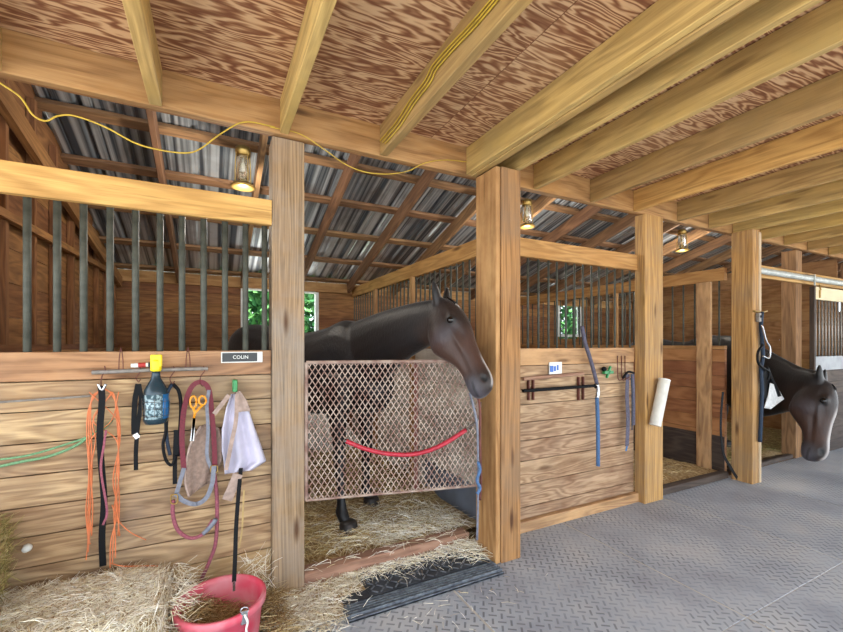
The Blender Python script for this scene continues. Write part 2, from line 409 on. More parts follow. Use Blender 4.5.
def pp(pl, Y):
    if isinstance(Y, tuple): return [at(x, y, Y[0]+(Y[1]-Y[0])*i/(len(pl)-1)) for i, (x, y) in enumerate(pl)]
    return [at(x, y, Y) for x, y in pl]
def ppY(pl): return [at(x, y, Y) for x, y, Y in pl]
ORD = ['first', 'second', 'third', 'fourth', 'fifth', 'sixth', 'seventh', 'eighth', 'ninth', 'tenth', 'eleventh', 'twelfth', 'thirteenth', 'fourteenth', 'fifteenth', 'sixteenth', 'seventeenth', 'eighteenth', 'nineteenth', 'twentieth', 'twenty-first', 'twenty-second', 'twenty-third', 'twenty-fourth']
ST = 'structure'

# ------------------------------------------------------------------ floor, ground
FY = 2.48           # front face of the kick boards
b = MB()
seams = [-3.0, -1.83, -.60, 1.26, 2.52, 3.75, 4.98, 6.2, 7.45, 8.7, 9.95, 11.2, 12.45, 13.7, 15.0]
ys = [-2.6, -.55, 1.15, 2.47]
for i in range(len(seams)-1):
    for j in range(len(ys)-1):
        off = 0.
        b.box(seams[i]+.007, seams[i+1]-.007, ys[j]+.002, ys[j+1]-.002, -.02, 0)
tag(b.build('floor', M['tread'], bevel=.002), 'grey diamond tread rubber matting of the aisle', kind=ST)
b = MB(); b.box(-3, 15, -2.6, 2.47, -.06, -.003); tag(b.build('floor', M['concrete']), kind=ST)
b = MB(); b.box(-1.2, 15, 2.47, 6.15, -.08, -.005); tag(b.build('floor', M['dirt']), 'earth floor of the stalls', kind=ST)
b = MB(); b.box(-40, 50, -45, -2.6, -.12, -.06); b.box(15.0, 60, -2.6, 6.15, -.12, -.06); b.box(-40, -3, -2.6, 6.15, -.12, -.06); b.box(-40, 60, 6.15, 9.2, -.12, -.08); tag(b.build('ground', M['ground']), kind=ST)  # unseen gravel laid around the barn to bounce neutral daylight inside
b = MB(); b.box(-40, 60, 6.15, 60, -.3, -.1); tag(b.build('ground', M['grass']), kind=ST)

# ------------------------------------------------------------------ loft ceiling, header, joists
b = MB()
xs = [-3.0, -1.15, 1.29, 3.73, 6.17, 8.61, 11.05, 13.49, 15.0]
for i in range(len(xs)-1):
    for (y0, y1) in ((-2.2, -.03), (-.03, 2.40)):
        x0, x1 = xs[i]+.002, xs[i+1]-.002; o = len(b.v)
        for z in (2.81, 2.826):
            for x, y in ((x0, y0+.002), (x1, y0+.002), (x1, y1-.002), (x0, y1-.002)): b.v.append(V((x, y, z)))
        U, W = random.uniform(0, 40), random.uniform(0, 40)
        q = [(U, W), (U+x1-x0, W), (U+x1-x0, W+y1-y0), (U, W+y1-y0)]
        b.quad((o+3, o+2, o+1, o), q[::-1], 0); b.quad((o+4, o+5, o+6, o+7), q, 0)
        for k in range(4): b.quad((o+k, o+(k+1) % 4, o+4+(k+1) % 4, o+4+k), [(0, 0)]*4, 0)
tag(b.build('ceiling', M['ply']), 'plywood loft floor seen from below', kind=ST)
b = MB(); b.box(-3, 15, 2.40, 2.44, 2.62, 2.85)
tag(b.build('header_beam', M['beam'], bevel=.003), 'long tan header beam over the stall fronts, carrying the joist ends', 'beam')
b = MB(); b.box(-3, 15, 2.442, 2.48, 2.63, 2.86)
tag(b.build('header_beam', M['stud'], bevel=.003), 'rear twin of the header beam, on its stall side', 'beam')
jx = [(-2.1, .04), (-1.5, .04), (-.83, .04), (-.25, .055), (.358, .045), (.955, .05), (1.59, .038), (1.85, .04), (2.2, .04), (2.81, .04), (3.36, .04), (4.0, .04), (4.53, .04), (4.98, .04), (5.55, .04), (6.1, .04), (6.7, .04), (7.3, .04), (7.9, .04), (8.5, .04), (9.1, .04), (9.7, .04), (10.3, .04), (10.9, .04), (11.5, .04), (12.1, .04), (12.7, .04)]
jlab = {2: 'tan ceiling joist at the corner above the hooks of the yellow cord', 3: 'tan ceiling joist between the hay bale corner and the first post',
        4: 'tan ceiling joist meeting the header right over the name plate post', 5: 'yellowish ceiling joist with a yellow cord stapled along it',
        6: 'thick doubled ceiling joist resting above the widest post', 7: 'ceiling joist close beside the doubled joist',
        8: 'second ceiling joist past the doubled joist', 9: 'third ceiling joist past the doubled joist', 10: 'knotty golden ceiling joist above the post with the white tube',
        11: 'first of the greenish joists past the post with the white tube', 12: 'second of the greenish joists past the post with the white tube', 13: 'ceiling joist above the post with the blue lead rope'}
for i, (x, w) in enumerate(jx):
    b = MB()
    if i == 6:
        b.box(x-.02, x+.019, -2.2, 2.398, 2.622, 2.808); b.box(x+.022, x+.061, -2.2, 2.398, 2.615, 2.808)
        b.box(x+.064, x+.10, -2.2, 2.398, 2.635, 2.808)
    else: b.box(x-w/2, x+w/2, -2.2, 2.398, 2.622+random.uniform(-.004, .004), 2.808)
    lb = jlab.get(i, 'joist far down the aisle past the post with the blue lead rope' if i > 13 else 'ceiling joist beyond the corner over the stacked bale')
    tag(b.build('ceiling_joist', M['rail' if i == 10 else 'joist'], bevel=.003), lb, 'joist', 'joists under the loft floor')

# ------------------------------------------------------------------ roof over the stalls
def rz(y): return 2.352+.3*(6.0-y)
b = MB(); P0 = []; P1 = []
x = -3.2
prof = []
while x < 15.2:
    prof += [(x, 0), (x+.055, 0), (x+.07, .022), (x+.095, .022), (x+.11, 0), (x+.155, 0), (x+.16, .006), (x+.17, .006), (x+.175, 0)]
    x += .23
b.grid([[V((px_, y, rz(y)+dz)) for px_, dz in prof] for y in (6.14, 4.2, 2.1, 0, -2.4)])
tag(b.build('roof', M['roof'], solid=.001), 'corrugated metal roof seen from below', kind=ST)
for i, y in enumerate((5.9, 5.32, 4.7, 4.12, 3.6, 3.05, 2.5, 1.9)):
    b = MB(); b.beam((-3.1, y, rz(y)-.024), (15.0, y, rz(y)-.024), .09, .036, (0, .287, .958))
    tag(b.build('roof_purlin', M['rafter'], bevel=.003), ORD[i]+' purlin under the metal roof counted up from the rear wall', 'purlin', 'roof purlins')
k = 0
x = -1.10
while x < 14.9:
    b = MB(); b.beam((x, 5.93, rz(5.93)-.115), (x, 1.7, rz(1.7)-.115), .04, .14, (0, .287, .958))
    tag(b.build('roof_rafter', M['rafter'], bevel=.003), ORD[k]+' sloping roof rafter counted from the stud end wall', 'rafter', 'roof rafters')
    x += .725; k += 1

# ------------------------------------------------------------------ rear wall with windows, end wall with studs
WIN = [(.38, 1.33, 1.42, 2.17), (6.12, 6.68, 1.62, 2.23)]
b = MB(); z = 0.0
while z < 2.30:
    z1 = min(z+.14, 2.31); segs = [(-1.1, 15.0)]
    for (a, c, w0, w1) in WIN:
        if z1 > w0+.01 and z < w1-.01:
            ns = []
            for s0, s1 in segs:
                if a > s0 and c < s1: ns += [(s0, a), (c, s1)]
                else: ns.append((s0, s1))
            segs = ns
    for s0, s1 in segs:
        xx = s0
        while xx < s1-.01:
            x2 = min(xx+3.2, s1); b.box(xx, x2-.002, 6.0, 6.03, z, z1-.004); xx = x2
    z = z1
b.box(-1.1, 15, 6.032, 6.05, 0, 1.42); b.box(-1.1, 15, 6.032, 6.05, 2.23, 2.31)
for s0, s1 in ((-1.1, .38), (1.33, 6.12), (6.68, 15)): b.box(s0, s1, 6.032, 6.05, 1.42, 2.23)
tag(b.build('wall_rear', M['rear']), 'brown board rear wall', kind=ST)
b = MB(); b.box(-1.1, 15, 5.955, 5.998, 2.19, 2.33); tag(b.build('trim_1', M['stud'], bevel=.003), 'top plate of the rear wall', kind=ST)
for i, (a, c, w0, w1) in enumerate(WIN):
    b = MB(); w = .045
    b.box(a-w, a, 5.985, 6.07, w0-w, w1+w*.3); b.box(c, c+w, 5.985, 6.07, w0-w, w1+w*.3); b.box(a, c, 5.985, 6.08, w0-w, w0)
    b.box(a, c, 5.985, 6.06, w1, w1+.02)
    tag(b.build('window_%d' % (i+1), M['trimwhite'], bevel=.002), 'open window in the rear wall with pale frame', kind=ST)
b = MB()
y = 2.6
while y < 6.0:
    b.box(-1.04, -1.0, y, y+.04, 0, rz(y)-.14); y += .405
b.box(-1.04, -.995, 2.55, 5.97, 1.40, 1.44); b.box(-1.09, -.93, 2.55, 5.97, 1.36, 1.40)
b.beam((-.99, 2.55, 2.12), (-.99, 5.97, 2.24), .04, .045); b.beam((-.975, 2.5, 2.80), (-.975, 5.95, 2.17), .04, .12)
z = 0
while z < 3.5:
    yy = min(6.0, 6.0-(z+.03-2.34)/.3) if z > 2.1 else 6.0
    if yy > 2.5: b.box(-1.075, -1.045, 2.46, yy, z, z+.196)
    z += .2
tag(b.build('wall_left', M['rear']), 'stud end wall with boards', kind=ST)
b = MB(); b.box(14.96, 15.0, 2.5, 6, 0, 2.3); b.box(14.96, 15.0, 2.5, 4.6, 2.3, 2.75); tag(b.build('wall_right', M['rear']), kind=ST)

# ------------------------------------------------------------------ posts
def post(x0, x1, y0, y1, z1, mat, lab, extra=None):
    b = MB(); b.box(x0, x1, y0, y1, 0, z1); o = b.build('wooden_post', M[mat], bevel=.004)
    tag(o, lab, 'post'); return o
post(.300, .478, 2.442, 2.60, 2.62, 'post', 'weathered wooden post between the hanging tack and the horse stall opening')
post(1.69, 1.852, 2.16, 2.398, 2.612, 'post2', 'widest wooden post, beside the nose of the horse')
b = MB(); b.box(1.652, 1.687, 2.17, 2.398, 0, 2.61); tag(b.build('door_jamb_board', M['stud'], bevel=.003), 'upright board fixed to the widest post, facing the mesh gate', 'board')
post(3.462, 3.722, 2.37, 2.472, 2.615, 'post2', 'wooden post with a white tube fixed to it')
post(4.925, 5.045, 2.2, 2.395, 2.62, 'post2', 'wooden post with a blue lead rope, beside the grazing horse')
b = MB(); b.box(5.05, 5.09, 2.195, 2.30, 0, 2.60); tag(b.build('door_jamb_board', M['pale'], bevel=.003), 'pale upright board on the post with the blue lead rope', 'board')
post(6.52, 6.68, 2.45, 2.6, 2.62, 'rafter', 'dark wooden post behind the neck of the grazing horse')
post(8.3, 8.45, 2.45, 2.6, 2.62, 'rafter', 'dark wooden post at the far end of the grilled sliding door')

post(10.2, 10.35, 2.45, 2.6, 2.62, 'rafter', 'dark wooden post farthest down the aisle')
# ------------------------------------------------------------------ stall fronts
barmesh = {}
def bar(x, y, z0, z1, r, parent, mat='pipe', name='bar'):
    key = (round(z0, 3), round(z1, 3), r, mat)
    if key not in barmesh:
        bb = MB(); bb.tube([(0, 0, z0), (0, 0, z1)], r, 10); o = bb.build(name, M[mat], smooth=False); barmesh[key] = o.data
        o.data.polygons.foreach_set('use_smooth', [len(p.vertices) == 4 for p in o.data.polygons])
    else:
        o = bpy.data.objects.new(name, barmesh[key]); COL.objects.link(o)
    o.location = (x, y, 0); adopt(o, parent)
def stall_front(x0, x1, bars, label, seam, capmat='cap', base=False, mat='kick'):
    t = thing('stall_front', ((x0+x1)/2, FY, 0), label, 'stall panel')
    b = MB(); zs = [0]+seam+[1.272]
    for i in range(len(zs)-1): b.box(x0, x1, FY+random.uniform(0, .003), FY+.036, zs[i]+.003, zs[i+1]-.003)
    b.box(x0, x1, FY+.037, FY+.05, 0, 1.27)
    b.build('kick_boards', M[mat], t)
    b = MB(); b.box(x0, x1, FY-.006, FY+.034, 1.275, 1.408); b.build('cap_board', M[capmat], t, bevel=.003)
    b = MB(); b.beam(((x0), 2.46, 2.185), (x1, 2.46, 2.185), .038, .142); b.build('top_rail', M['rail'], t, bevel=.003)
    for x, r in bars: bar(x, FY+.012, 1.38, 2.13, r, t)
    if base:
        b = MB(); b.box(x0, x1, FY-.05, FY-.007, 0, .085); b.build('base_board', M[capmat], t, bevel=.003)
    return t
b1 = [(at(p, 300, 2.49).x, .0155) for p in (27, 57, 83.5, 110, 135.5, 160, 182, 203.7, 225, 245.5, 264.5)]
b1 += [(-1.0, .0155)]
stall_front(-1.75, .298, b1, 'board stall front hung with tack beside the hay bale, with a pipe grille', [.135, .28, .425, .565, .70, .845, .99, 1.135])
b2 = [(at(p, 300, 2.49).x, .009) for p in (528, 538.5, 548.6, 557, 566, 574.6, 583, 591.6, 599, 607, 615, 622.6, 630)]
stall_front(1.855, 3.46, b2, 'board stall front with the blanket bar and a pipe grille', [.17, .35, .53, .69, .83, .97, 1.09, 1.18], 'cap', base=True, mat='kick2')

def partition(X, y0, y1, label, kick, zk=1.40, posts=(), sp=.1, low=None, lowmat='rubbergrey', lowz=.36, bt=.04, batz=2.14, thick=.02):
    t = thing('stall_partition', (X, (y0+y1)/2, 0), label, 'partition')
    b = MB(); z = 0
    while z < zk-.01:
        z1 = min(z+.155, zk); b.box(X-thick, X+thick, y0, y1, z+.002, z1-.002); z = z1
    b.build('kick_boards', M[kick], t)
    b = MB(); b.box(X-.03, X+.03, y0, y1, 2.14, 2.28); b.build('top_rail', M['rail'], t, bevel=.003)
    b = MB(); b.box(X-.03, X+.03, y0, y1, zk+.001, zk+.04); b.build('cap_rail', M['stud'], t, bevel=.003)
    y = y0+sp/2
    while y < y1: bar(X, y, zk+.03, 2.15, .009, t); y += sp
    for (p, w) in posts:
        b = MB(); b.box(X-thick-bt, X-thick-.001, p-w/2, p+w/2, 0.0, batz); b.build('batten', M['stud' if w < .1 else 'cap'], t, bevel=.003)
    if low:
        b = MB(); b.box(X-thick-.012, X-thick-.001, y0, y1 if lowmat != 'rubbergrey' else 3.6, 0, lowz); b.build('rubber_skirt', M[lowmat], t)
    return t
partition(1.90, 2.50, 5.98, 'dusty pale stall partition behind the mesh gate and the dark horse', 'part', posts=((3.86, .06), (4.95, .06)), low=True, lowz=.30)
partition(5.03, 2.50, 5.98, 'orange brown stall partition beyond the post with the white tube', 'orange', zk=1.38, posts=((2.70, .15), (3.85, .06)), low=True, lowmat='darkboard', lowz=.42, sp=.13, thick=.02)
b = MB(); z = 0
while z < 2.45: b.box(8.24, 8.27, 2.62, 5.98, z+.002, z+.298); z += .3
t = b.build('stall_partition', M['stud']); tag(t, 'solid brown board partition behind the grazing horse', 'partition')

# sills
b = MB(); b.box(.48, 1.648, 2.47, 2.57, 0, .088); tag(b.build('door_sill', M['sill'], bevel=.006), 'worn wooden sill board across the dark horse stall opening', 'sill')
b = MB(); b.box(3.725, 4.93, 2.42, 2.50, 0, .07); tag(b.build('door_sill', M['darkboard'], bevel=.006), 'dark wooden sill board of the empty stall past the white tube', 'sill')
b = MB(); b.box(5.1, 6.5, 2.47, 2.53, 0, .05); tag(b.build('door_sill', M['darkboard'], bevel=.006), 'sill board of the stall of the grazing horse', 'sill')

# ------------------------------------------------------------------ sliding grilled door and its track
t = thing('door_track', (6.9, 2.36, 2.24), 'whitish pipe track along the header past the grazing horse', 'track')
b = MB(); b.tube([(5.1, 2.34, 2.25), (9.6, 2.34, 2.25)], .035, 12); b.build('track_pipe', M['track'], t, smooth=False)
b = MB(); b.box(5.1, 9.6, 2.385, 2.42, 2.19, 2.33); b.build('track_board', M['beam'], t, bevel=.003)
for x in (6.62, 7.62):
    b = MB(); b.box(x-.012, x+.012, 2.30, 2.31, 2.16, 2.28); b.box(x-.012, x+.012, 2.30, 2.38, 2.285, 2.295); b.build('bracket', M['track'], t)
t = thing('sliding_door', (7.5, 2.36, 0), 'grilled sliding stall door with cream top board beyond the grazing horse', 'door')
b = MB(); b.box(6.72, 8.35, 2.34, 2.38, 2.0, 2.16); b.build('top_board', M['creamboard'], t, bevel=.003)
b = MB(); b.box(6.72, 8.35, 2.34, 2.38, 1.10, 1.28); b.build('middle_board', M['doorwhite'], t, bevel=.003)
b = MB()
for i in range(7): b.box(6.72, 8.35, 2.345, 2.375, .04+i*.151, .04+i*.151+.148)
b.build('lower_boards', M['darkboard'], t)
b = MB(); b.box(6.70, 6.74, 2.335, 2.385, .02, 2.16); b.build('stile', M['darkboard'], t, bevel=.003)
x = 6.80
while x < 8.3: bar(x, 2.36, 1.27, 2.01, .010, t, 'rail_pipe'); x += .095
for x in (6.85, 7.75):
    b = MB(); b.box(x-.01, x+.01, 2.325, 2.339, 2.02, 2.12); b.tube([(x, 2.325, 2.12), (x, 2.34, 2.19)], .008, 6); b.build('hanger', M['brass'], t)

# ------------------------------------------------------------------ roof light fixtures (jar in a cage)
JAR_SPOTS = []
def jar_light(px, py, Y, label, s=1.):
    p = at(px, py, Y); JAR_SPOTS.append((p, s)); t = thing('jar_light', p, label, 'light fixture', 'jar lights under the roof')
    def ad(o): return o
    b = MB(); b.lathe([(.02*s, .03*s), (.05*s, .03*s), (.055*s, 0), (.05*s, -.03*s), (.045*s, -.035*s)], p, 16); b.build('cap', M['brass'], t, smooth=True)
    b = MB(); b.lathe([(.04*s, -.036*s), (.045*s, -.06*s), (.05*s, -.14*s), (.045*s, -.20*s), (.02*s, -.225*s)], p, 16); jar = b.build('glass_jar', M['glass'], t, smooth=True)
    b = MB(); b.lathe([(.012*s, -.037*s), (.015*s, -.06*s), (.028*s, -.10*s), (.026*s, -.13*s), (.004*s, -.145*s)], p, 12); b.build('bulb', M['white'], jar, smooth=True)
    b = MB(); b.lathe([(.062*s, -.232*s), (.085*s, -.25*s), (.088*s, -.26*s), (.06*s, -.27*s), (.02*s, -.272*s)], p, 18); b.build('base_ring', M['brass'], t, smooth=True)
    for k in range(4):
        a = k*PI/2+.5; b = MB(); b.tube([p+V((math.cos(a)*.054*s, math.sin(a)*.054*s, -.02*s)), p+V((math.cos(a)*.062*s, math.sin(a)*.062*s, -.13*s)), p+V((math.cos(a)*.062*s, math.sin(a)*.062*s, -.24*s))], .004*s, 6); b.build('cage_wire', M['brass'], t)
jar_light(243, 152, 3.45, 'brass caged jar light above the top rail beside the first post', 1.05)
jar_light(527, 203, 3.45, 'brass caged jar light just past the widest post')
jar_light(682, 232, 3.45, 'small caged jar light seen over the orange brown partition')

# ------------------------------------------------------------------ expanded metal gate
G0, G1 = V((.49, 2.455)), V((1.535, 2.205)); gd = (G1-G0); GL = gd.length; gd.normalize(); gn = V((-gd.y, gd.x))
ZB, ZT = .525, 1.335
def gp(u, z, off=0): q = G0+gd*u+gn*off; return V((q.x, q.y, z))
t = thing('mesh_gate', gp(GL/2, ZB), 'expanded metal mesh gate in front of the dark horse', 'gate')
b = MB(); cw, chh = .034, .052
nu, nz_ = int(GL/cw), int((ZT-ZB)/chh)
cw = GL/nu; chh = (ZT-ZB)/nz_
for k in range(nu):
    pts = []
    for j in range(nz_*2+1):
        o = (j % 2)*cw*.5
        pts.append((k*cw+o, ZB+j*chh/2))
    b.sweep([gp(u, z, .001) for u, z in pts], [(-.0034, -.0016), (.0034, -.0016), (.0034, .0016), (-.0034, .0016)], side=V((gd.x, gd.y, 0)), rnd=random.random())
    pts = [(k*cw+cw-(j % 2)*cw*.5, z) for j, (_, z) in enumerate(pts)]
    b.sweep([gp(u, z, -.002) for u, z in pts], [(-.0034, -.0016), (.0034, -.0016), (.0034, .0016), (-.0034, .0016)], side=V((gd.x, gd.y, 0)), rnd=random.random())
b.build('wire_mesh', M['mesh'], t)
b = MB(); b.tube([gp(0, ZT), gp(GL, ZT)], .011, 10); b.tube([gp(0, ZB), gp(GL, ZB)], .008, 8); b.tube([gp(0, ZB), gp(0, ZT)], .011, 10); b.tube([gp(GL, ZB), gp(GL, ZT)], .009, 10)
b.build('frame', M['mesh'], t)
b = MB(); uu = GL*.62
b.beam(gp(uu, ZB, .02), gp(uu, ZT, .02), .026, .012, (gn.x, gn.y, 0)); b.build('stiffener', M['rust'], t)
for z in (.70, 1.2):
    b = MB(); b.box(.478, .492, 2.452, 2.50, z-.03, z+.03); b.build('hinge', M['rust'], t)
# red covered chain
t = thing('gate_chain', gp(.8, .95, -.02), 'red rubber covered chain looped across the mesh gate', 'chain')
def gpx(px, py, off=-.018):
    r = ray(px, py); k = (G0.to_3d().dot(V((gn.x, gn.y, 0)))+off)/r.dot(V((gn.x, gn.y, 0)))
    return V((r.x*k, r.y*k, EYE+r.z*k))
pr_ = cr([gpx(*q) for q in ((346, 441), (366, 449), (390, 454), (415, 454), (440, 446), (466, 430))], 6)
b = MB(); b.tube(pr_, .0135, 10); b.build('red_sleeve', M['redhose'], t, smooth=True)
b = MB()
ch = cr([gpx(466, 430), gpx(472, 425), gpx(479, 418), gpx(481, 402)], 3)
b.tube(ch, .005, 6); b.build('chain_end', M['chain'], t, smooth=True)
b = MB(); b.ball(gpx(346, 441, -.012), .014); b.build('chain_hook', M['chain'], t, smooth=True)
# dark lead rope and tie hanging at the jamb, from the latch
t = thing('lead_rope', at(479, 400, 2.15), 'dark lead rope hanging down beside the free end of the mesh gate', 'rope')
b = MB(); b.tube(cr(ppY([(470, 393, 2.1), (473, 405, 2.12), (477, 425, 2.12), (478, 460, 2.13), (478, 500, 2.14), (477, 540, 2.14)]), 5), .008, 8); b.build('rope', M['greyleather'], t, smooth=True)
b = MB(); b.tube(cr(ppY([(477, 392, 2.12), (480, 410, 2.12), (480, 440, 2.12), (481, 480, 2.13), (480, 500, 2.13)]), 5), .008, 8); b.build('strap_end', M['rust'], t, smooth=True)
b = MB(); b.tube(cr(ppY([(478, 462, 2.11), (480, 470, 2.11), (477, 480, 2.11), (480, 488, 2.11), (477, 494, 2.11)]), 5), .010, 8); b.build('knot', M['bluerope'], t, smooth=True)

# ------------------------------------------------------------------ ribbed rubber threshold mat
t = thing('threshold_mat', (1.1, 2.2, 0), 'black ribbed rubber threshold mat in front of the sill', 'mat')
b = MB()
b.box(.80, 1.62, 2.19, 2.45, .001, .024); b.box(.64, .80, 2.19, 2.27, .001, .020)
b.build('mat_body', M['rubber'], t, bevel=.003)
b = MB()
for i in range(6):
    y = 2.055+i*.021; b.box(.615+i*.003, 1.63, y, y+.010, .001, .028-(.012 if i == 0 else 0))
b.box(.62, 1.628, 2.055, 2.185, .001, .012); b.build('ribbed_edge', M['wornrubber'], t, bevel=.002)
b = MB()
for i in range(int(.78/.045)):
    for j in range(6):
        cx_, cy_ = .83+i*.045, 2.215+j*.042
        if (i+j) % 2: b.beam((cx_-.014, cy_-.014, .0255), (cx_+.014, cy_+.014, .0255), .008, .005)
        else: b.beam((cx_-.014, cy_+.014, .0255), (cx_+.014, cy_-.014, .0255), .008, .005)
tr = b.build('tread_bars', M['wornrubber'], t)

# ------------------------------------------------------------------ straw and hay
def rnd_dir(tilt=.25):
    a = random.uniform(0, 2*PI); return V((math.cos(a), math.sin(a), random.uniform(-tilt, tilt)))
def scatter(b, n, fn, l0=.05, l1=.13, w=.0016, tilt=.22):
    for _ in range(n):
        p = fn()
        if p is None: continue
        b.blade(p, rnd_dir(tilt), random.uniform(l0, l1), w*random.uniform(.7, 1.4), V((random.uniform(-.08, .08), random.uniform(-.08, .08), random.uniform(0, .1))))
def bedz(x, y, k=1.):
    n1 = noise.noise(V((x*1.6, y*1.6, 3.3))); n2 = noise.noise(V((x*6, y*6, 1.7)))
    return max(.004, (.045+.045*n1+.018*n2)*k)
def bedding(x0, x1, y0, y1, n, mats, zk=1.):
    nx, ny = int((x1-x0)/.05), int((y1-y0)/.05)
    b = MB(); b.grid([[V((x0+(x1-x0)*i/nx, y0+(y1-y0)*j/ny, bedz(x0+(x1-x0)*i/nx, y0+(y1-y0)*j/ny, zk)+.03*noise.noise(V((i*.9, j*.9, 0)))*.3)) for i in range(nx+1)] for j in range(ny+1)])
    o = b.build('straw_bedding', M['bed'], smooth=True); tag(o, kind='stuff')
    b = MB()
    def fn():
        x, y = random.uniform(x0+.12, x1-.12), y0+.12+(y1-y0-.26)*random.random()**1.6
        return (x, y, bedz(x, y, zk)+.006+random.random()*.02)
    scatter(b, n, fn, .06, .16, .0019)
    o = b.build('loose_straw', M[mats]); tag(o, kind='stuff')
bedding(-.97, 1.86, 2.59, 5.93, 6500, 'straw')
bedding(1.94, 4.98, 2.55, 5.93, 1500, 'straw', .8)
bedding(5.08, 8.2, 2.56, 5.93, 3500, 'strawgreen', 1.0)
# pale shavings heap at the rear wall
b = MB()
b.grid([[V((.75+1.1*i/24, 5.25+.68*j/14, max(.03, .50*max(0, 1-((i-12)/12.)**2)**.7*min(1, j/6.)+.05*noise.noise(V((i*.5, j*.5, 9)))))) for i in range(25)] for j in range(15)])
tag(b.build('shavings_heap', M['shav'], smooth=True), kind='stuff')
b = MB()
def f0():
    x, y = random.uniform(.7, 1.75), 2.64+abs(random.gauss(0, .28))
    return (x, y, bedz(x, y)+.012+random.random()*.02) if random.random() < .35+.65*ss(x, .8, 1.3) else None
def ss(x, a, b_): t_ = max(0, min(1, (x-a)/(b_-a))); return t_*t_*(3-2*t_)
scatter(b, 1900, f0, .05, .15, .0017, .3)
tag(b.build('loose_straw', M['strawpale']), kind='stuff')
# straw in front of the sill, round the mat, along the bale and round the bucket
b = MB()
def f1():
    t_ = random.random(); x = .35+t_*1.28; return (x, 2.455-abs(random.gauss(0, .045 if x > .75 else .13)), .006+random.random()*.028)
scatter(b, 2100, f1, .03, .11, .0013, .15)
def f2():
    x, y = random.gauss(.46, .10), random.gauss(2.25, .13)
    return (x, y, .004+random.random()*.03) if y < 2.43 and x > .25 and x < .62+(.2 if y > 2.27 else 0) else None
scatter(b, 1900, f2, .03, .11, .0013, .15)
def f3():
    x, y = random.gauss(1.56, .06), random.gauss(2.38, .08); return (min(x, 1.62), min(y, 2.46), .03+random.random()*.03)
scatter(b, 260, f3, .05, .14, .0014, .3)
def f5(): return (random.uniform(.5, 1.63), random.uniform(2.48, 2.56), .09+random.random()*.008)
scatter(b, 60, f5, .05, .12, .0013, .04)
def f6(): return (random.uniform(.8, 1.6), random.uniform(2.2, 2.42), .034)
scatter(b, 40, f6, .03, .10, .0012, .05)
def f7(): return (random.gauss(1.1, .5), random.gauss(1.95, .12), .005)
scatter(b, 60, f7, .02, .08, .0011, .03)
tag(b.build('loose_straw', M['strawpale']), kind='stuff')
b = MB()
b.grid([[V((.30+.5*i/14, 2.12+.32*j/10, .003+.022*max(0, 1-((i-5)/8.)**2-((j-7)/8.)**2)*(1+noise.noise(V((i*.7, j*.7, 2)))))) for i in range(15)] for j in range(11)])
tag(b.build('loose_straw', M['bed'], smooth=True), kind='stuff')
b = MB()
def f4():
    x, y = random.uniform(-.25, .32), random.uniform(2.0, 2.46)
    if math.hypot(x-.05, y-2.09) < .185: return None
    return (x, y, .005+random.random()**.7*(.09 if x > .05 else .09+.75*(.05-x)))
scatter(b, 3200, f4, .05, .14, .0014, .5)
tag(b.build('loose_straw', M['strawdark']), kind='stuff')
b = MB()
for _ in range(700):
    x = random.uniform(-.17, .0); p = V((x, random.uniform(2.0, 2.44), .04+.33*ss(-x, .0, .16)*random.random()**.5))
    if math.hypot(x-.035, p.y-2.115) < .175 and p.z < .29: continue
    b.blade(p, V((random.uniform(.1, 1), random.uniform(-.9, .5), random.uniform(-.7, .35))), random.uniform(.05, .13), .0014, V((0, 0, random.uniform(-.1, .1))))
for _ in range(160):
    p = V((random.uniform(.12, .28), random.uniform(2.38, 2.45), random.uniform(.02, .26)))
    b.blade(p, rnd_dir(1.4), random.uniform(.05, .13), .0013, V((0, 0, random.uniform(-.1, .1))))
tag(b.build('loose_straw', M['strawpale']), kind='stuff')

def bale(x0, x1, y0, y1, z0, z1, label, n, mat, seed):
    n = int(n*1.25)
    c = V(((x0+x1)/2, (y0+y1)/2, (z0+z1)/2)); h = V(((x1-x0)/2, (y1-y0)/2, (z1-z0)/2))
    t = thing('hay_bale', (c.x, c.y, z0), label, 'hay bale')
    def surf(u, v, w, disp=1.):
        d = V((u, v, w)); e = 7.; k = (abs(u)**e+abs(v)**e+abs(w)**e)**(-1/e)
        p = V((u*k*h.x, v*k*h.y, w*k*h.z))
        nn = noise.noise(V((p.x*9+seed, p.y*9, p.z*9)))*.014+noise.noise(V((p.x*28+seed, p.y*28, p.z*28)))*.008
        q = d.normalized()
        return c+p*(1-.035)+q*(nn-.004)*disp
    b = MB()
    NU, NV = 96, 48; rows = []
    for i in range(NV+1):
        th = PI*i/NV; rows.append([surf(math.sin(th)*math.cos(2*PI*j/NU), math.sin(th)*math.sin(2*PI*j/NU), math.cos(th)) for j in range(NU+1)])
    b.grid(rows[::-1]); b.build('packed_hay', M['bed'], t, smooth=True)
    b = MB()
    for _ in range(n):
        f = random.random()
        if f < .50: u, v, w = random.uniform(-1, 1), random.uniform(-1, 1), 1
        elif f < .68: u, v, w = 1, random.uniform(-1, 1), random.uniform(-1, 1)
        else: u, v, w = random.uniform(-1, 1), -1, random.uniform(-1, 1)
        nrm = V((0, 0, 1)) if w == 1 else V((1, 0, 0)) if u == 1 else V((0, v, 0))
        p = surf(u, v, w)+nrm*.003
        d = rnd_dir(1.)*1.0; d = d-nrm*d.dot(nrm)+nrm*random.uniform(-.03, .30 if random.random() < .3 else .10)
        if v == 1 or u == 1: d.z *= .35
        b.blade(p, d, random.uniform(.025, .085), random.uniform(.0010, .0017), V((random.uniform(-.08, .08),)*3))
    b.build('hay_stalks', M[mat], t)
bale(-1.30, -.165, 1.90, 2.44, .0, .375, 'big pale hay bale lying on the floor against the kick boards beside the red bucket', 13000, 'strawpale', 1)
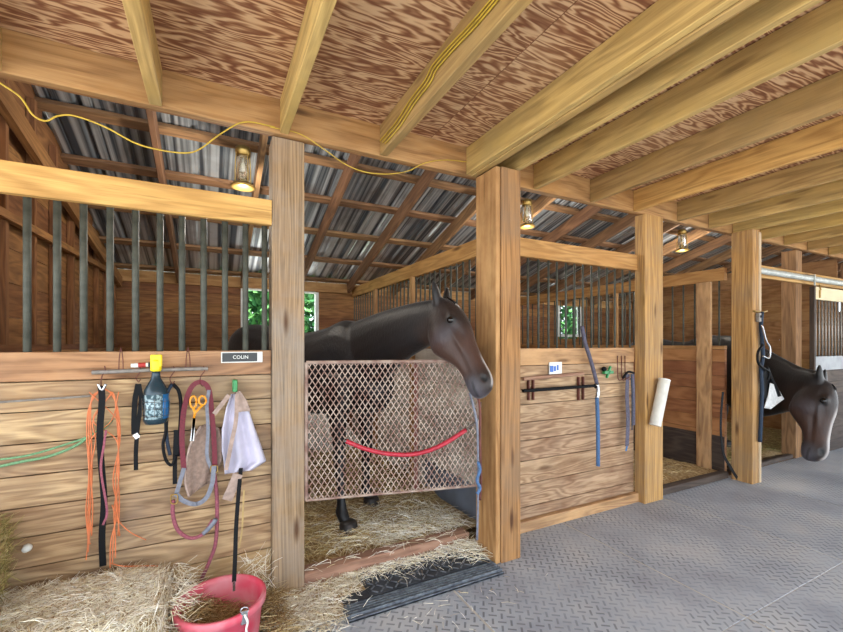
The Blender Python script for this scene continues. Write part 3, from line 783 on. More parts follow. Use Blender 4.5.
bale(-1.45, -.765, 1.93, 2.44, .385, .72, 'greenish hay bale end stacked on the pale bale at the corner', 4500, 'strawgreen', 5)

# ------------------------------------------------------------------ bucket
BC = V((.035, 2.115, 0))
t = thing('feed_bucket', BC, 'pinkish red plastic feed bucket with hay on the floor beside the first post', 'bucket')
b = MB()
prof = [(.001, .002), (.150, .002), (.155, .012), (.181, .235), (.194, .238), (.196, .268), (.190, .274), (.178, .272), (.172, .25), (.150, .03), (.001, .026)]
b.lathe(prof, BC, 48, cap=False); b.build('tub', M['bucket'], t, smooth=True)
b = MB()
def fb():
    a, r = random.uniform(0, 2*PI), .16*math.sqrt(random.random()); x = math.cos(a)*r; return (BC.x+x-.01, BC.y+math.sin(a)*r, .09+max(0, -.55*x+.04)+random.random()*.06)
for _ in range(2200):
    p = fb(); d = rnd_dir(.5); L = random.uniform(.03, .09)
    q = V(p)+d.normalized()*L
    if math.hypot(q.x-BC.x, q.y-BC.y) > .165 and q.z < .28: continue
    b.blade(p, d, L, random.uniform(.0009, .0016), V((0, 0, random.uniform(-.05, .1))))
o = b.build('bucket_hay', M['strawdark'], ); tag(o, kind='stuff')
a = math.radians(-62); rp = BC+V((math.cos(a)*.188, math.sin(a)*.188, .272))
b = MB(); b.box(rp.x-.014, rp.x+.014, rp.y-.012, rp.y-.006, .225, .285); b.build('ear', M['steel'], t, bevel=.002)
t = thing('snap_clip', rp, 'white and steel snap clip hanging on the rim of the red bucket', 'clip')
b = MB(); b.tube([rp+V((math.cos(k/8*2*PI)*.016, -.008, .012+math.sin(k/8*2*PI)*.016)) for k in range(9)], .003, 6); b.build('ring', M['steel'], t, smooth=True)
b = MB(); b.tube(cr([rp+V((.0, -.015, 0)), rp+V((.012, -.025, -.03)), rp+V((.006, -.028, -.06)), rp+V((.014, -.03, -.09))], 5), .005, 8); b.lathe([(.003, 0), (.008, .004), (.008, .02), (.003, .024)], rp+V((.012, -.03, -.115)), 10); b.build('clip_body', M['white'], t, smooth=True)

# ------------------------------------------------------------------ tack on the kick boards
YW = 2.45
def path(px, r, mat, name='cord', seg=8, n=6, Y=YW):
    b = MB(); b.tube(cr(pp(px, Y), n), r, seg); return b
t = thing('hook_rack', at(150, 370, YW), 'grey pipe hanging rack wired to the cap board, with hanging tack', 'rack')
b = MB(); b.tube([at(92, 372.5, YW), at(150, 370, YW), at(208, 368.5, YW)], .010, 12); b.build('rod', M['rail_pipe'], t)
for px in (121, 188):
    for d in (-2.2, 2.2):
        b = MB(); b.tube(cr(ppY([(px+d, 371, YW), (px+d*.8, 358, YW), (px, 347, 2.462)]), 4), .0022, 6); b.build('wire', M['rust'], t, smooth=True)
for px, y1 in ((102, 388), (137, 382), (171, 384), (201, 386)):
    b = MB(); b.tube(cr(pp([(px+2.5, 366, ), (px+3.5, 371), (px, 376), (px-1, y1-4), (px+1.5, y1), (px+3.5, y1-3)], YW-.004), 4), .0025, 6); b.build('hook', M['rust'], t, smooth=True)
# orange cord
b = MB()
for k in range(3):
    j = k*2.2
    b.tube(cr(ppY([(104-k, 388+k, 2.437), (95-j*.5, 396, 2.44), (88+j*.6, 412, 2.44), (87+j, 440, 2.44), (89+j*.7, 475, 2.44), (86+j, 510, 2.44), (88+j*.3, 540, 2.43), (86+j, 560-k*8, 2.42)]), 7), .0027, 6)
    b.tube(cr(ppY([(104+k, 388+k, 2.437), (112+j*.5, 395, 2.44), (118-j*.5, 410, 2.44), (120-j*.4, 440, 2.44), (113+j*1.3, 480, 2.44), (118-j*.9, 510, 2.44), (111+j, 540, 2.43), (110+j*1.2, 568-k*5, 2.40)]), 7), .0027, 6)
for k in range(4):
    b.tube(cr([at(x0+random.uniform(-4, 4), y, 2.432) for x0, y in [(random.choice((90, 115)), 392+28*q) for q in range(2)]+[(92 if k % 2 else 116, 440+32*q) for q in range(4)]], 6), .0024, 6)
b.tube(cr(ppY([(112, 505, 2.44), (118, 520, 2.44), (130, 532, 2.44), (146, 540, 2.445)]), 6), .0026, 6)
b.tube(cr(ppY([(110, 563, 2.42), (122, 566, 2.40), (140, 566, 2.41), (158, 566, 2.41)]), 6), .0026, 6)
tag(b.build('extension_cord', M['orangecord'], smooth=True), 'orange extension cord looped over the end hook of the rack', 'cord')
def strap_thing(name, label, cat, pieces):
    allp = [at(p[0][0][0], p[0][0][1], YW) for p in pieces]
    t = thing(name, allp[0], label, cat)
    for pc in pieces:
        px, w, mat, nm = pc[:4]; Y = pc[4] if len(pc) > 4 else YW-.012; rt = pc[5] if len(pc) > 5 else None
        b = MB()
        if rt: b.tube(cr(pp(px, Y), 7), w, 8)
        else: b.strap(cr(pp(px, Y), 7), w, .004, (1, 0, 0))
        b.build(nm, M[mat], t, smooth=bool(rt))
    return t
strap_thing('leather_strap', 'long black leather strap hanging among the orange cord', 'strap', [
    (((101, 386), (102, 400), (100, 430), (101, 460), (104, 500), (102, 535), (103, 566)), .026, 'black', 'strap', 2.424),
    (((106, 430), (104, 445), (101, 470), (107, 510), (103, 525)), .009, 'pinkrope', 'thin_strap', 2.416),
    (((98, 384), (102, 390), (106, 384)), .006, 'steel', 'buckle', 2.42, 1)])
strap_thing('leather_strap', 'short doubled black strap hanging between the orange cord and the spray bottle', 'strap', [
    (((138, 384), (135, 400), (134, 420), (134, 434)), .022, 'black', 'strap', 2.434),
    (((139, 384), (141, 400), (138, 425), (136, 450), (136, 470)), .018, 'black', 'loose_end', 2.424),
    (((135, 434), (138, 438)), .022, 'steel', 'buckle', 2.42)])
strap_thing('braided_lead', 'dark braided lead with a snap hanging beside the spray bottle', 'lead rope', [
    (((172, 384), (167, 395), (166, 420), (167, 440), (170, 455)), .0085, 'darkblue', 'rope', 2.436, 1),
    (((173, 384), (179, 392), (181, 410), (179, 440), (178, 456)), .0085, 'black', 'rope', 2.436, 1),
    (((168, 400), (166, 430), (163, 445), (166, 460), (172, 465), (176, 455)), .0075, 'black', 'snap', 2.424, 1),
    (((176, 430), (175, 460), (175, 484)), .020, 'black', 'tail', 2.43)])
# spray bottle in a wire holder
bc = at(156, 424, 2.415); s = .0052; 
t = thing('spray_bottle', bc, 'dark teal bottle with yellow cap and blue patch hanging on the rack', 'bottle')
b = MB(); b.lathe([(.02, .0), (.046, .004), (.053, .02), (.054, .14), (.050, .17), (.036, .20), (.022, .225), (.018, .25), (.018, .262)], bc, 24, sx=1.); bod = b.build('bottle_body', M['bottle'], t, smooth=True)
b = MB(); b.lathe([(.021, .262), (.024, .27), (.024, .315), (.017, .322)], bc, 14); b.box(bc.x-.022, bc.x+.026, bc.y-.018, bc.y+.012, bc.z+.285, bc.z+.345); b.build('yellow_cap', M['yellow'], t, bevel=.003)
b = MB()
for (a0, a1, mt, nm) in ((-2.45, -.95, 'label', 'pale_label'), (-.93, -.15, 'blue', 'blue_patch')):
    b = MB(); b.grid([[bc+V((math.cos(a0+(a1-a0)*k/10)*.0552, math.sin(a0+(a1-a0)*k/10)*.0552, z)) for k in range(11)] for z in (.03, .15)]); b.build(nm, M[mt], bod, smooth=True, solid=.001)
b = MB()
for z in (.045, .08, .115): b.tube([bc+V((math.cos(k/20*2*PI)*.0585, math.sin(k/20*2*PI)*.0585, z)) for k in range(21)], .0012, 5)
for k in range(8): a = k*PI/4; b.tube([bc+V((math.cos(a)*.0585, math.sin(a)*.0585, .04)), bc+V((math.cos(a)*.0585, math.sin(a)*.0585, .13))], .0012, 5)
b.build('wire_holder', M['chain'], t)
b = MB(); b.tube([bc+V((.0, .03, .26)), bc+V((0, .034, .35))], .002, 6); b.build('hanging_wire', M['chain'], t)
# tube lying on the rack
b = MB(); p0, p1 = at(131, 365.5, YW), at(155, 364.5, YW)
t = thing('ointment_tube', p0, 'red and white tube lying on the pipe rack above the spray bottle', 'tube')
q = (p1-p0)
for (u0, u1, mt, nm, r) in ((0, .13, 'white', 'tube_cap', .010), (.131, .30, 'white', 'tube_end', .0115), (.301, .62, 'redp', 'red_print', .0117), (.621, .72, 'white', 'tube_middle', .0115), (.721, .86, 'plate', 'dark_print', .0116), (.861, 1, 'white', 'tube_tail', .0105)):
    b = MB(); b.tube([p0+q*u0, p0+q*u1], r, 12); b.build(nm, M[mt], t)
# maroon halter with fleece and leather noseband
strap_thing('horse_halter', 'maroon halter with grey leather noseband hanging from the rack', 'halter', [
    (((184, 470), (182, 440), (184, 410), (191, 388), (201, 382), (209, 390), (212, 415), (214, 440), (215, 466)), .024, 'maroon', 'crown_strap', 2.425),
    (((184, 468), (179, 485), (176, 495)), .020, 'greyleather', 'cheek_strap', 2.42),
    (((176, 494), (184, 501), (196, 504), (206, 498), (212, 484), (214, 466)), .022, 'greyleather', 'noseband', 2.405),
    (((173, 500), (173, 515), (178, 530), (190, 538), (203, 534), (213, 520)), .0095, 'pinkrope', 'chin_rope', 2.41, 1),
    (((203, 534), (210, 527), (216, 519)), .012, 'greyleather', 'rope_splice', 2.405, 1),
    (((214, 470), (217, 500), (216, 540), (210, 560), (201, 580)), .0095, 'pinkrope', 'lead', 2.43, 1),
    (((209, 390), (207, 405), (208, 430), (207, 455), (211, 468)), .016, 'greyleather', 'throat_strap', 2.418),
    (((171, 495), (177, 495), (177, 503), (171, 503), (171, 495)), .003, 'brass', 'buckle', 2.40, 1),
    (((211, 466), (217, 466), (217, 472), (211, 472), (211, 466)), .003, 'brass', 'buckle', 2.41, 1)])
# scissors
t = thing('scissors', at(195, 410, 2.40), 'scissors with orange handles hanging on the maroon halter', 'scissors')
for cxp, cyp, rx, ry in ((193.3, 402, 3.2, 6), (202.5, 400.5, 3.6, 4.6)):
    b = MB(); b.tube([at(cxp+math.cos(k/14*2*PI)*rx, cyp+math.sin(k/14*2*PI)*ry, 2.40) for k in range(15)], .0045, 8)
    b.tube([at(cxp, cyp+ry, 2.40), at(195, 413, 2.40), at(194, 418, 2.40)], .0055, 8); b.build('handle', M['orangeplast'], t, smooth=True)
for x1 in (191.2, 192.6):
    b = MB(); b.strap([at(194.5, 415, 2.402), at(193.6, 425, 2.402), at(x1, 441, 2.402)], .012 , .003); b.build('blade', M['steel'], t)
# cloths
def cloth(name, rows, Y, mat, parent, amp=.02, waves=3, nu=18, sub=5, ph=0, solid=.004):
    P = []
    for i in range(len(rows)-1):
        for k in range(sub):
            f = k/sub; P.append([rows[i][j]*(1-f)+rows[i+1][j]*f for j in range(4)])
    P.append(list(rows[-1])); G = []
    for i, (lx, ly, rx, ry) in enumerate(P):
        row = []
        for j in range(nu+1):
            u = j/nu; y = Y-amp*(.5+.5*math.sin(u*waves*2*PI+ph+i*.06))*min(1, .35+i/len(P))
            row.append(at(lx+(rx-lx)*u, ly+(ry-ly)*u, y))
        G.append(row)
    b = MB(); b.grid(G); return b.build(name, M[mat], parent, smooth=True, solid=solid)
t = thing('fly_mask', at(205, 430, 2.43), 'taupe mesh fly mask hanging behind the maroon halter', 'fly mask')
cloth('mesh_cloth', [(201, 426, 205, 424), (192, 440, 219, 428), (186, 458, 222, 440), (184, 480, 222, 460), (187, 492, 214, 480), (189, 497, 200, 488)], 2.445, 'taupe', t, .018, 2)
b = MB(); b.tube(cr(pp([(201, 426), (192, 441), (187, 458), (185, 480), (189, 497)], 2.43), 6), .006, 8); b.build('edge_binding', M['beigeband'], t, smooth=True)
t = thing('fly_sheet', at(240, 400, 2.43), 'pale lilac cloth fly mask hanging under the green clip beside the first post', 'fly mask')
cloth('cloth', [(231, 394, 240, 393), (226, 408, 246, 402), (222, 430, 252, 420), (222, 450, 259, 440), (224, 462, 266, 461), (225, 474, 252, 470)], 2.44, 'lilac', t, .045, 2.2, ph=1.)
cloth('crown_patch', [(236, 392, 240, 391), (237, 401, 246, 399), (238, 412, 251, 411)], 2.392, 'beigeband', t, .008, 1)
b = MB(); b.strap(cr(pp([(229, 395), (222, 404), (214, 414)], 2.40), 6), .022, .006, (.7, 0, .7)); b.strap(cr(pp([(237, 394), (236, 420), (231, 445), (226, 470)], 2.385), 6), .02, .006); b.build('fleece_band', M['beigeband'], t)
b = MB(); b.strap(cr(pp([(238, 474), (233, 486), (227, 500)], 2.385), 6), .05, .006, (1, 0, .3)); b.build('fleece_tab', M['beigeband'], t)
p = at(235, 390, 2.42)
b = MB(); b.box(p.x-.012, p.x+.012, p.y-.015, 2.472, p.z-.01, p.z+.055); tag(b.build('spring_clip', M['green'], bevel=.004), 'green plastic clip holding the pale lilac fly mask', 'clip')
strap_thing('leather_strap', 'long black strap hanging from the lilac fly mask into the red bucket', 'strap', [
    (((241, 468), (238, 500), (236, 530), (235, 560), (234, 582)), .020, 'black', 'strap', (2.40, 2.21)),
    (((234, 581), (234, 591)), .012, 'steel', 'tongue', 2.20),
    (((244, 490), (243, 510), (242, 530), (239, 548)), .008, 'tancord', 'thin_lace', 2.34)])
# faded green rope and thin grey rod on the boards
b = MB(); b.tube(cr(pp([(-12, 469), (20, 462), (50, 456), (75, 446), (90, 436), (104, 428), (112, 420)], 2.455), 7), .0065, 8); b.tube(cr(pp([(-12, 461), (30, 455), (70, 443), (88, 437)], 2.46), 7), .005, 8)
tag(b.build('rope', M['greenrope'], smooth=True), 'faded green rope sagging along the kick boards towards the orange cord', 'rope')
b = MB(); b.tube([at(-12, 403, 2.462), at(90, 396, 2.462)], .005, 8); tag(b.build('thin_rod', M['rail_pipe']), 'thin grey rod lying against the kick boards under the cap board', 'rod')
p = at(28, 547, 2.47); b = MB(); b.lathe([(.016, 0), (.018, .008), (.013, .03), (.003, .032)], p, 14, axis=(0, -1, 0)); tag(b.build('fence_insulator', M['white'], smooth=True), 'small white knob screwed to the lowest kick boards beside the stacked bale', 'knob')
# name plate
p0, p1 = at(221.5, 362, 2.465), at(262, 352, 2.465)
t = thing('name_plate', (p0+p1)/2, 'dark name plate with white letters on the cap board', 'sign')
pc = (at(221, 358.2, 2.468)+at(262.5, 356.2, 2.468))/2; w = (at(262.5, 356.2, 2.468)-at(221, 358.2, 2.468)).length
b = MB(); b.box(pc.x-w/2, pc.x+w/2, 2.466, 2.473, pc.z-.030, pc.z+.030); b.build('plate_frame', M['white'], t, bevel=.002)
b = MB(); b.box(pc.x-w/2+.006, pc.x+w/2-.028, 2.463, 2.4658, pc.z-.024, pc.z+.024); face_ = b.build('plate_face', M['plate'], t)
cu = bpy.data.curves.new('lettering', 'FONT'); cu.body = 'COLIN'; cu.size = .026; cu.extrude = .0006; cu.align_x = 'CENTER'; cu.align_y = 'CENTER'
o0 = bpy.data.objects.new('lettering_curve', cu); COL.objects.link(o0); dg0 = bpy.context.evaluated_depsgraph_get(); tm = bpy.data.meshes.new_from_object(o0.evaluated_get(dg0)); bpy.data.objects.remove(o0)
o = bpy.data.objects.new('lettering', tm); COL.objects.link(o); o.location = (pc.x-.008, 2.4625, pc.z); o.rotation_euler = (PI/2, 0, 0); tm.materials.clear(); tm.materials.append(M['white']); adopt(o, face_)

# ------------------------------------------------------------------ things on the second stall front
pc = at(556, 368, 2.468)
t = thing('wall_card', pc, 'small white card with blue print above the blanket bar', 'card')
b = MB(); b.box(pc.x-.075, pc.x+.06, 2.464, 2.472, pc.z-.048, pc.z+.048); b.build('card', M['white'], t)
b = MB()
b.box(pc.x-.07, pc.x-.035, 2.461, 2.4638, pc.z-.03, pc.z+.02); b.box(pc.x-.028, pc.x-.006, 2.461, 2.4638, pc.z-.024, pc.z+.016); b.box(pc.x+.004, pc.x+.022, 2.461, 2.4638, pc.z-.018, pc.z+.024); b.build('blue_marks', M['printblue'], t)
t = thing('blanket_bar', at(555, 388, 2.40), 'black swinging blanket bar on the stall front past the widest post', 'bar')
b = MB(); b.tube([at(523, 391, 2.42), at(598, 385.5, 2.42)], .013, 10); b.build('bar', M['black'], t)
for px in (531, 581):
    for d in (-2.3, 2.3):
        b = MB(); b.box(at(px+d, 380, 2.46).x-.005, at(px+d, 380, 2.46).x+.005, 2.452, 2.474, at(px, 400, 2.46).z, at(px, 377, 2.46).z); b.build('bracket', M['rust'], t)
b = MB(); p = at(596, 386, 2.415); b.ball(p, .022); b.build('end_cap', M['black'], t, smooth=True)
b = MB(); b.tube([at(523, 379, 2.455), at(583, 373.5, 2.455)], .015, 8); tag(b.build('wooden_rod', M['sill']), 'thin wooden rod above the black blanket bar', 'rod')
strap_thing('lead_rope', 'long blue lead rope hanging over the blanket bar from the grille bars', 'lead rope', [
    (((582, 326), (585, 342), (590, 358), (594, 372), (597, 384)), .016, 'lavender', 'upper_rope', 2.42, 1),
    (((597, 384), (598, 392), (597, 398)), .017, 'steel', 'snap', 2.405, 1),
    (((597, 398), (598, 430), (598, 466)), .016, 'bluerope', 'lower_rope', 2.40, 1)])
t = thing('spring_clip', at(609, 372, 2.44), 'green clip on the second stall front beside the lavender straps', 'clip')
b = MB(); p = at(609, 372, 2.45); b.box(p.x-.06, p.x+.05, 2.44, 2.473, p.z-.016, p.z+.012); b.beam((p.x-.03, 2.45, p.z-.05), (p.x+.02, 2.45, p.z+.05), .02, .02); b.build('clip_body', M['green'], t, bevel=.003)
b = MB(); p = at(604, 369, 2.45); b.ball(p, .022); b.build('clip_jaw', M['black'], t, smooth=True)
t = thing('wire_hook', at(620, 372, 2.44), 'rusty wire hooks over the cap board holding the lavender straps', 'hook')
for px in (617.5, 621.5, 625):
    b = MB(); b.tube(cr(ppY([(px, 356, 2.47), (px, 366, 2.44), (px+.5, 378, 2.43), (px+3, 380, 2.42), (px+8, 377, 2.41)]), 5), .004, 6); b.build('wire', M['rust'], t, smooth=True)
strap_thing('horse_halter', 'lavender grey halter straps hanging beside the post with the white tube', 'halter', [
    (((628, 374), (627, 395), (628, 420), (627, 446)), .045, 'lavender', 'strap', 2.42),
    (((633, 374), (634, 400), (634, 425)), .030, 'lavender', 'strap', 2.415),
    (((631, 374), (632, 395), (632, 430)), .012, 'darkblue', 'dark_strap', 2.405),
    (((623, 378), (628, 372), (634, 373)), .010, 'black', 'hanging_loop', 2.40, 1),
    (((627, 446), (626, 451)), .02, 'blue', 'strap_end', 2.418)])
# white tube on post three
p0, p1 = at(664.5, 379.5, 2.308), at(655, 425.5, 2.308)
t = thing('paper_tube', p0, 'white tube fixed at a tilt on a wooden post', 'tube')
b = MB(); d = (p1-p0); b.tube([p0, p1], .048, 24); b.build('tube', M['whitep'], t, smooth=False)
b = MB(); b.tube([p0-d*.004, p0+d*.02], .050, 24); b.build('tube_rim', M['white'], t)
# strap and fittings at post four
strap_thing('rubber_strap', 'black rubber strap bowed against the post beside the empty stall', 'strap', [
    (((723, 392), (721, 415), (721, 435), (724, 455), (731, 468), (737, 478)), .034, 'black', 'strap', 2.30)])
t = thing('switch_box', atX(757, 317, 5.07), 'small grey switch box on the pale board of the post with the blue lead rope', 'switch')
pb = at(757, 317, 2.19); b = MB(); b.box(pb.x-.022, pb.x+.022, 2.16, 2.192, pb.z-.05, pb.z+.04); b.build('box', M['rail_pipe'], t, bevel=.003)
b = MB(); b.box(pb.x-.006, pb.x+.006, 2.148, 2.159, pb.z-.01, pb.z+.015); b.build('toggle', M['black'], t)
strap_thing('lead_rope', 'dark blue lead rope and halter hanging on the pale board beside the grazing horse', 'lead rope', [
    (((754, 311), (762, 312), (767, 311)), .008, 'brass', 'hook', 2.18, 1),
    (((762, 312), (761, 325), (762, 340), (763, 355), (761, 370), (762, 390), (761, 415), (760, 442)), .019, 'darkblue', 'rope', 2.172, 1),
    (((762, 325), (766, 340), (770, 348), (769, 358), (763, 356)), .008, 'steel', 'ring_strap', 2.13, 1),
    (((763, 345), (758, 352), (758, 362), (763, 368), (769, 372), (768, 380)), .012, 'black', 'halter_strap', 2.13, 1)])
t = thing('fly_mask', at(775, 395, 2.2), 'dark and white fly mask hanging at the lead rope before the grazing horse', 'fly mask')
cloth('dark_cloth', [(762, 372, 768, 366), (762, 385, 774, 380), (762, 400, 782, 396)], 2.2, 'black', t, .04, 1.3, solid=.006)
cloth('white_edge', [(770, 383, 776, 385), (768, 395, 784, 399), (764, 408, 771, 409)], 2.17, 'mask', t, .02, 1, solid=.006)

# ------------------------------------------------------------------ yellow cord
b = MB()
b.tube(cr(ppY([(-14, 72, 2.385), (0, 83, 2.385), (20, 97, 2.385), (33, 115, 2.38), (46, 121, 2.38), (58, 116, 2.38), (75, 116, 2.38), (105, 127, 2.38), (135, 143, 2.38), (160, 150, 2.38), (185, 153, 2.385), (200, 149, 2.385), (222, 133, 2.385), (245, 122, 2.39), (275, 127, 2.39)]), 8), .0038, 8)
b.tube(cr(ppY([(270, 127, 2.39), (300, 134, 2.388), (325, 150, 2.385), (345, 164, 2.385), (365, 172, 2.38), (388, 174, 2.38), (408, 171, 2.385), (425, 163, 2.385), (445, 160, 2.39), (468, 162, 2.39)]), 8), .003, 8)
tag(b.build('power_cord', M['yellowcord'], smooth=True), 'thin yellow cord draped along the header beam to the first post', 'cord')
b = MB()
for k in range(3):
    b.tube(cr([atX(x+k*2.5, y+k*1.5, .922) for x, y in ((380, 141), (386, 134), (396, 122), (410, 100), (425, 80), (432, 66), (450, 45), (470, 24), (492, -2), (515, -30))], 6), .004, 6)
tag(b.build('power_cord', M['yellowcord'], smooth=True), 'triple yellow cord running up the side of a ceiling joist', 'cord')

# ------------------------------------------------------------------ horses
def ss(x, a, b_): t_ = max(0, min(1, (x-a)/(b_-a))); return t_*t_*(3-2*t_)
def horse(O, fwd, poll, muz, face, legs, name_label, sx=1., sz=1., blaze=False, eark=1., tint=1., NK=-.03, NH=1.):
    fwd = V((fwd[0], fwd[1], 0)).normalized(); left = V((-fwd.y, fwd.x, 0)); UP = V((0, 0, 1)); O = V(O)
    def Lc(x, y, z): return O+fwd*(x*sx)+left*y+UP*(z*sz)
    poll, muz = V(poll), V(muz); a = muz-poll; HL = a.length; a.normalize(); k = HL/.62
    n = V(face); n = (n-a*n.dot(a)).normalized(); s = a.cross(n).normalized()
    vv, ff = [], []
    def loft(rings, seg=18, e=2.2):
        o = len(vv)
        for c, A, B in rings:
            for j in range(seg):
                t_ = 2*PI*j/seg; x, y = math.cos(t_), math.sin(t_)
                x = math.copysign(abs(x)**(2/e), x); y = math.copysign(abs(y)**(2/e), y)
                vv.append(c+A*x+B*y)
        m = len(rings)
        for i in range(m-1):
            for j in range(seg):
                j2 = (j+1) % seg; ff.append((o+i*seg+j, o+i*seg+j2, o+(i+1)*seg+j2, o+(i+1)*seg+j))
        ff.append(tuple(o+j for j in range(seg))[::-1]); ff.append(tuple(o+(m-1)*seg+j for j in range(seg)))
    def interp(rs, n_=4):
        """smooth ring list [(c,A,B)]"""
        out = []
        C_ = cr([r[0] for r in rs], n_); A_ = cr([r[1] for r in rs], n_); B_ = cr([r[2] for r in rs], n_)
        return list(zip(C_, A_, B_))
    # trunk
    T = [(-.90, .05, .08, 1.32), (-.82, .16, .20, 1.33), (-.66, .26, .29, 1.31), (-.45, .30, .315, 1.27), (-.2, .30, .33, 1.20), (.05, .31, .345, 1.17), (.28, .29, .36, 1.19), (.46, .24, .375, 1.235), (.62, .21, .33, 1.20), (.76, .15, .24, 1.14), (.83, .06, .10, 1.10)]
    loft(interp([(Lc(x, 0, z), left*w, UP*(h*sz)) for x, w, h, z in T]))
    # neck
    e_c = poll-n*.075*k+a*.05*k
    b_c = Lc(.56, 0, 1.27); mid1 = b_c.lerp(e_c, .33); mid2 = b_c.lerp(e_c, .68)
    nd = (e_c-b_c).normalized()
    up0 = (UP-nd*UP.dot(nd)).normalized()
    up1 = (-a+n*.25); up1 = (up1-nd*up1.dot(nd)).normalized()
    sd0 = nd.cross(up0).normalized()
    R = []
    for f, w, h in ((-.45, .08, .14), (-.25, .17, .25), (-.08, .20, .305), (.04, .185, .32), (.22, .145, .275), (.45, .115, .225), (.68, .095, .185), (.86, .085, .16), (1.0, .075*k, .135*k), (1.07, .05*k, .08*k)):
        u_ = up0.lerp(up1, max(0, f)*.35).normalized(); sdd = nd.cross(u_).normalized()
        if f < .7: c = b_c.lerp(e_c, f)
        else: c = b_c.lerp(e_c, f)
        c = c+u_*(NK*math.sin(max(0, min(1, f))*PI))
        R.append((c, sdd*w, u_*h*(1+(NH-1)*math.sin(max(0, min(1, f*.9))*PI))))
    loft(interp(R, 3))
    # head
    H = [(-.10, -.055, .045, .05), (-.03, -.03, .08, .075), (.10, -.035, .120, .092), (.25, -.050, .146, .100), (.38, -.060, .150, .088), (.50, -.046, .122, .074), (.63, -.024, .092, .062), (.76, -.016, .082, .056), (.87, -.018, .086, .062), (.95, -.022, .080, .060), (1.01, -.030, .060, .046), (1.045, -.036, .026, .022)]
    loft(interp([(poll+a*(t_*HL)+n*(o_*k), s*(w*k), n*(h*k)) for t_, o_, h, w in H], 3), e=2.35)
    # jaw/cheek bulge, eye ridge
    def blob(c, r1, r2, r3, ax1, ax2, ax3):
        rr = []
        for i in range(9):
            t_ = PI*i/8; rr.append((c+ax3*(-math.cos(t_)*r3), ax1*(r1*max(.02, math.sin(t_))), ax2*(r2*max(.02, math.sin(t_)))))
        loft(rr, 14, 2.0)
    for sg in (1, -1):
        blob(poll+a*(.30*HL)-n*(.075*k)+s*(sg*.062*k), .045*k, .085*k, .10*k, s, n, a)
        blob(poll+a*(.235*HL)+n*(.030*k)+s*(sg*.078*k), .028*k, .030*k, .045*k, s, n, a)
        blob(poll+a*(.90*HL)+n*(.018*k)+s*(sg*.034*k), .024*k, .030*k, .045*k, s, n, a)
        # ears
        eb = poll+s*(sg*.052*k)-a*(.005*k)-n*(.02*k); ed = (-a*.35+UP*.9+n*.05+s*(sg*.30)).normalized()
        el = .165*k*eark; es = (s-ed*s.dot(ed)).normalized(); en = ed.cross(es)
        loft([(eb-ed*.03, es*.032*k, en*.032*k), (eb+ed*el*.2, es*.038*k, en*.028*k), (eb+ed*el*.5, es*.040*k, en*.024*k), (eb+ed*el*.8, es*.027*k, en*.017*k), (eb+ed*el, es*.010, en*.010)], 12)
    # legs
    hoofs = []
    for (kind, lx, ly, hx, hy, bend) in legs:
        hz = 0.0
        if kind == 'f': P = [(lx-.02, ly*.8, 1.18, .13, .17), (lx-.02, ly, .98, .085, .13), (lx-.01, ly, .80, .062, .075), (lx, ly, .62, .046, .052), (None, .53, .050, .052), (None, .46, .040, .042), (None, .30, .030, .036), (None, .20, .034, .040), (None, .155, .048, .054), (None, .10, .042, .046), (None, .07, .052, .058)]
        else: P = [(lx+.06, ly*.75, 1.22, .15, .22), (lx+.10, ly, 1.0, .12, .19), (lx+.08, ly, .86, .09, .13), (lx-.02, ly, .72, .062, .075), (None, .56, .046, .062), (None, .50, .044, .056), (None, .34, .034, .040), (None, .20, .036, .042), (None, .155, .042, .048), (None, .10, .035, .038), (None, .07, .042, .046)]
        R = []
        zt = P[3][2]; xt, yt = P[3][0], P[3][1]
        for q in P:
            if q[0] is None:
                f = (zt-q[1])/zt; z = q[1]
                x = xt+(hx-xt)*f+bend*math.sin(min(1, f*1.15)*PI); y = yt+(hy-yt)*f
                if z < .16: x += (.155-z)*.5*1.0
                R.append((Lc(x, y, z), left*q[2], fwd*q[3]))
            else: R.append((Lc(q[0], q[1], q[2]), left*q[3], fwd*q[4]))
        loft(interp(R, 3), 14)
        hoofs.append(R[-1][0])
    me = bpy.data.meshes.new('tmp'); me.from_pydata([tuple(v) for v in vv], [], ff); me.update()
    tmp = bpy.data.objects.new('tmp', me); COL.objects.link(tmp)
    r = tmp.modifiers.new('r', 'REMESH'); r.mode = 'VOXEL'; r.voxel_size = .0095; r.use_smooth_shade = True
    sm = tmp.modifiers.new('s', 'SMOOTH'); sm.factor = .5; sm.iterations = 20
    dg = bpy.context.evaluated_depsgraph_get(); me2 = bpy.data.meshes.new_from_object(tmp.evaluated_get(dg)); me2.name = 'horse_body'
    bpy.data.objects.remove(tmp)
    ca = me2.color_attributes.new('coat', 'FLOAT_COLOR', 'POINT')
    dk, br, rb, gm, bk, wt = [V(lin(c)[:3]) for c in ('1c1718', '2d1f1a', '57392d', '5c5a64', '131012', 'cfc6c1')]
    for v in me2.vertices:
        for sg in (1, -1):
            nc = poll+a*(.915*HL)+n*(.034*k)+s*(sg*.056*k); dd = (v.co-nc); dl = math.sqrt((dd.dot(a)/1.5)**2+dd.dot(n)**2+dd.dot(s)**2)
            if dl < .024*k: v.co -= s*(sg*.014*k*(1-dl/(.024*k)))
    gs = lambda x, c_, w_: math.exp(-((x-c_)/w_)**2)
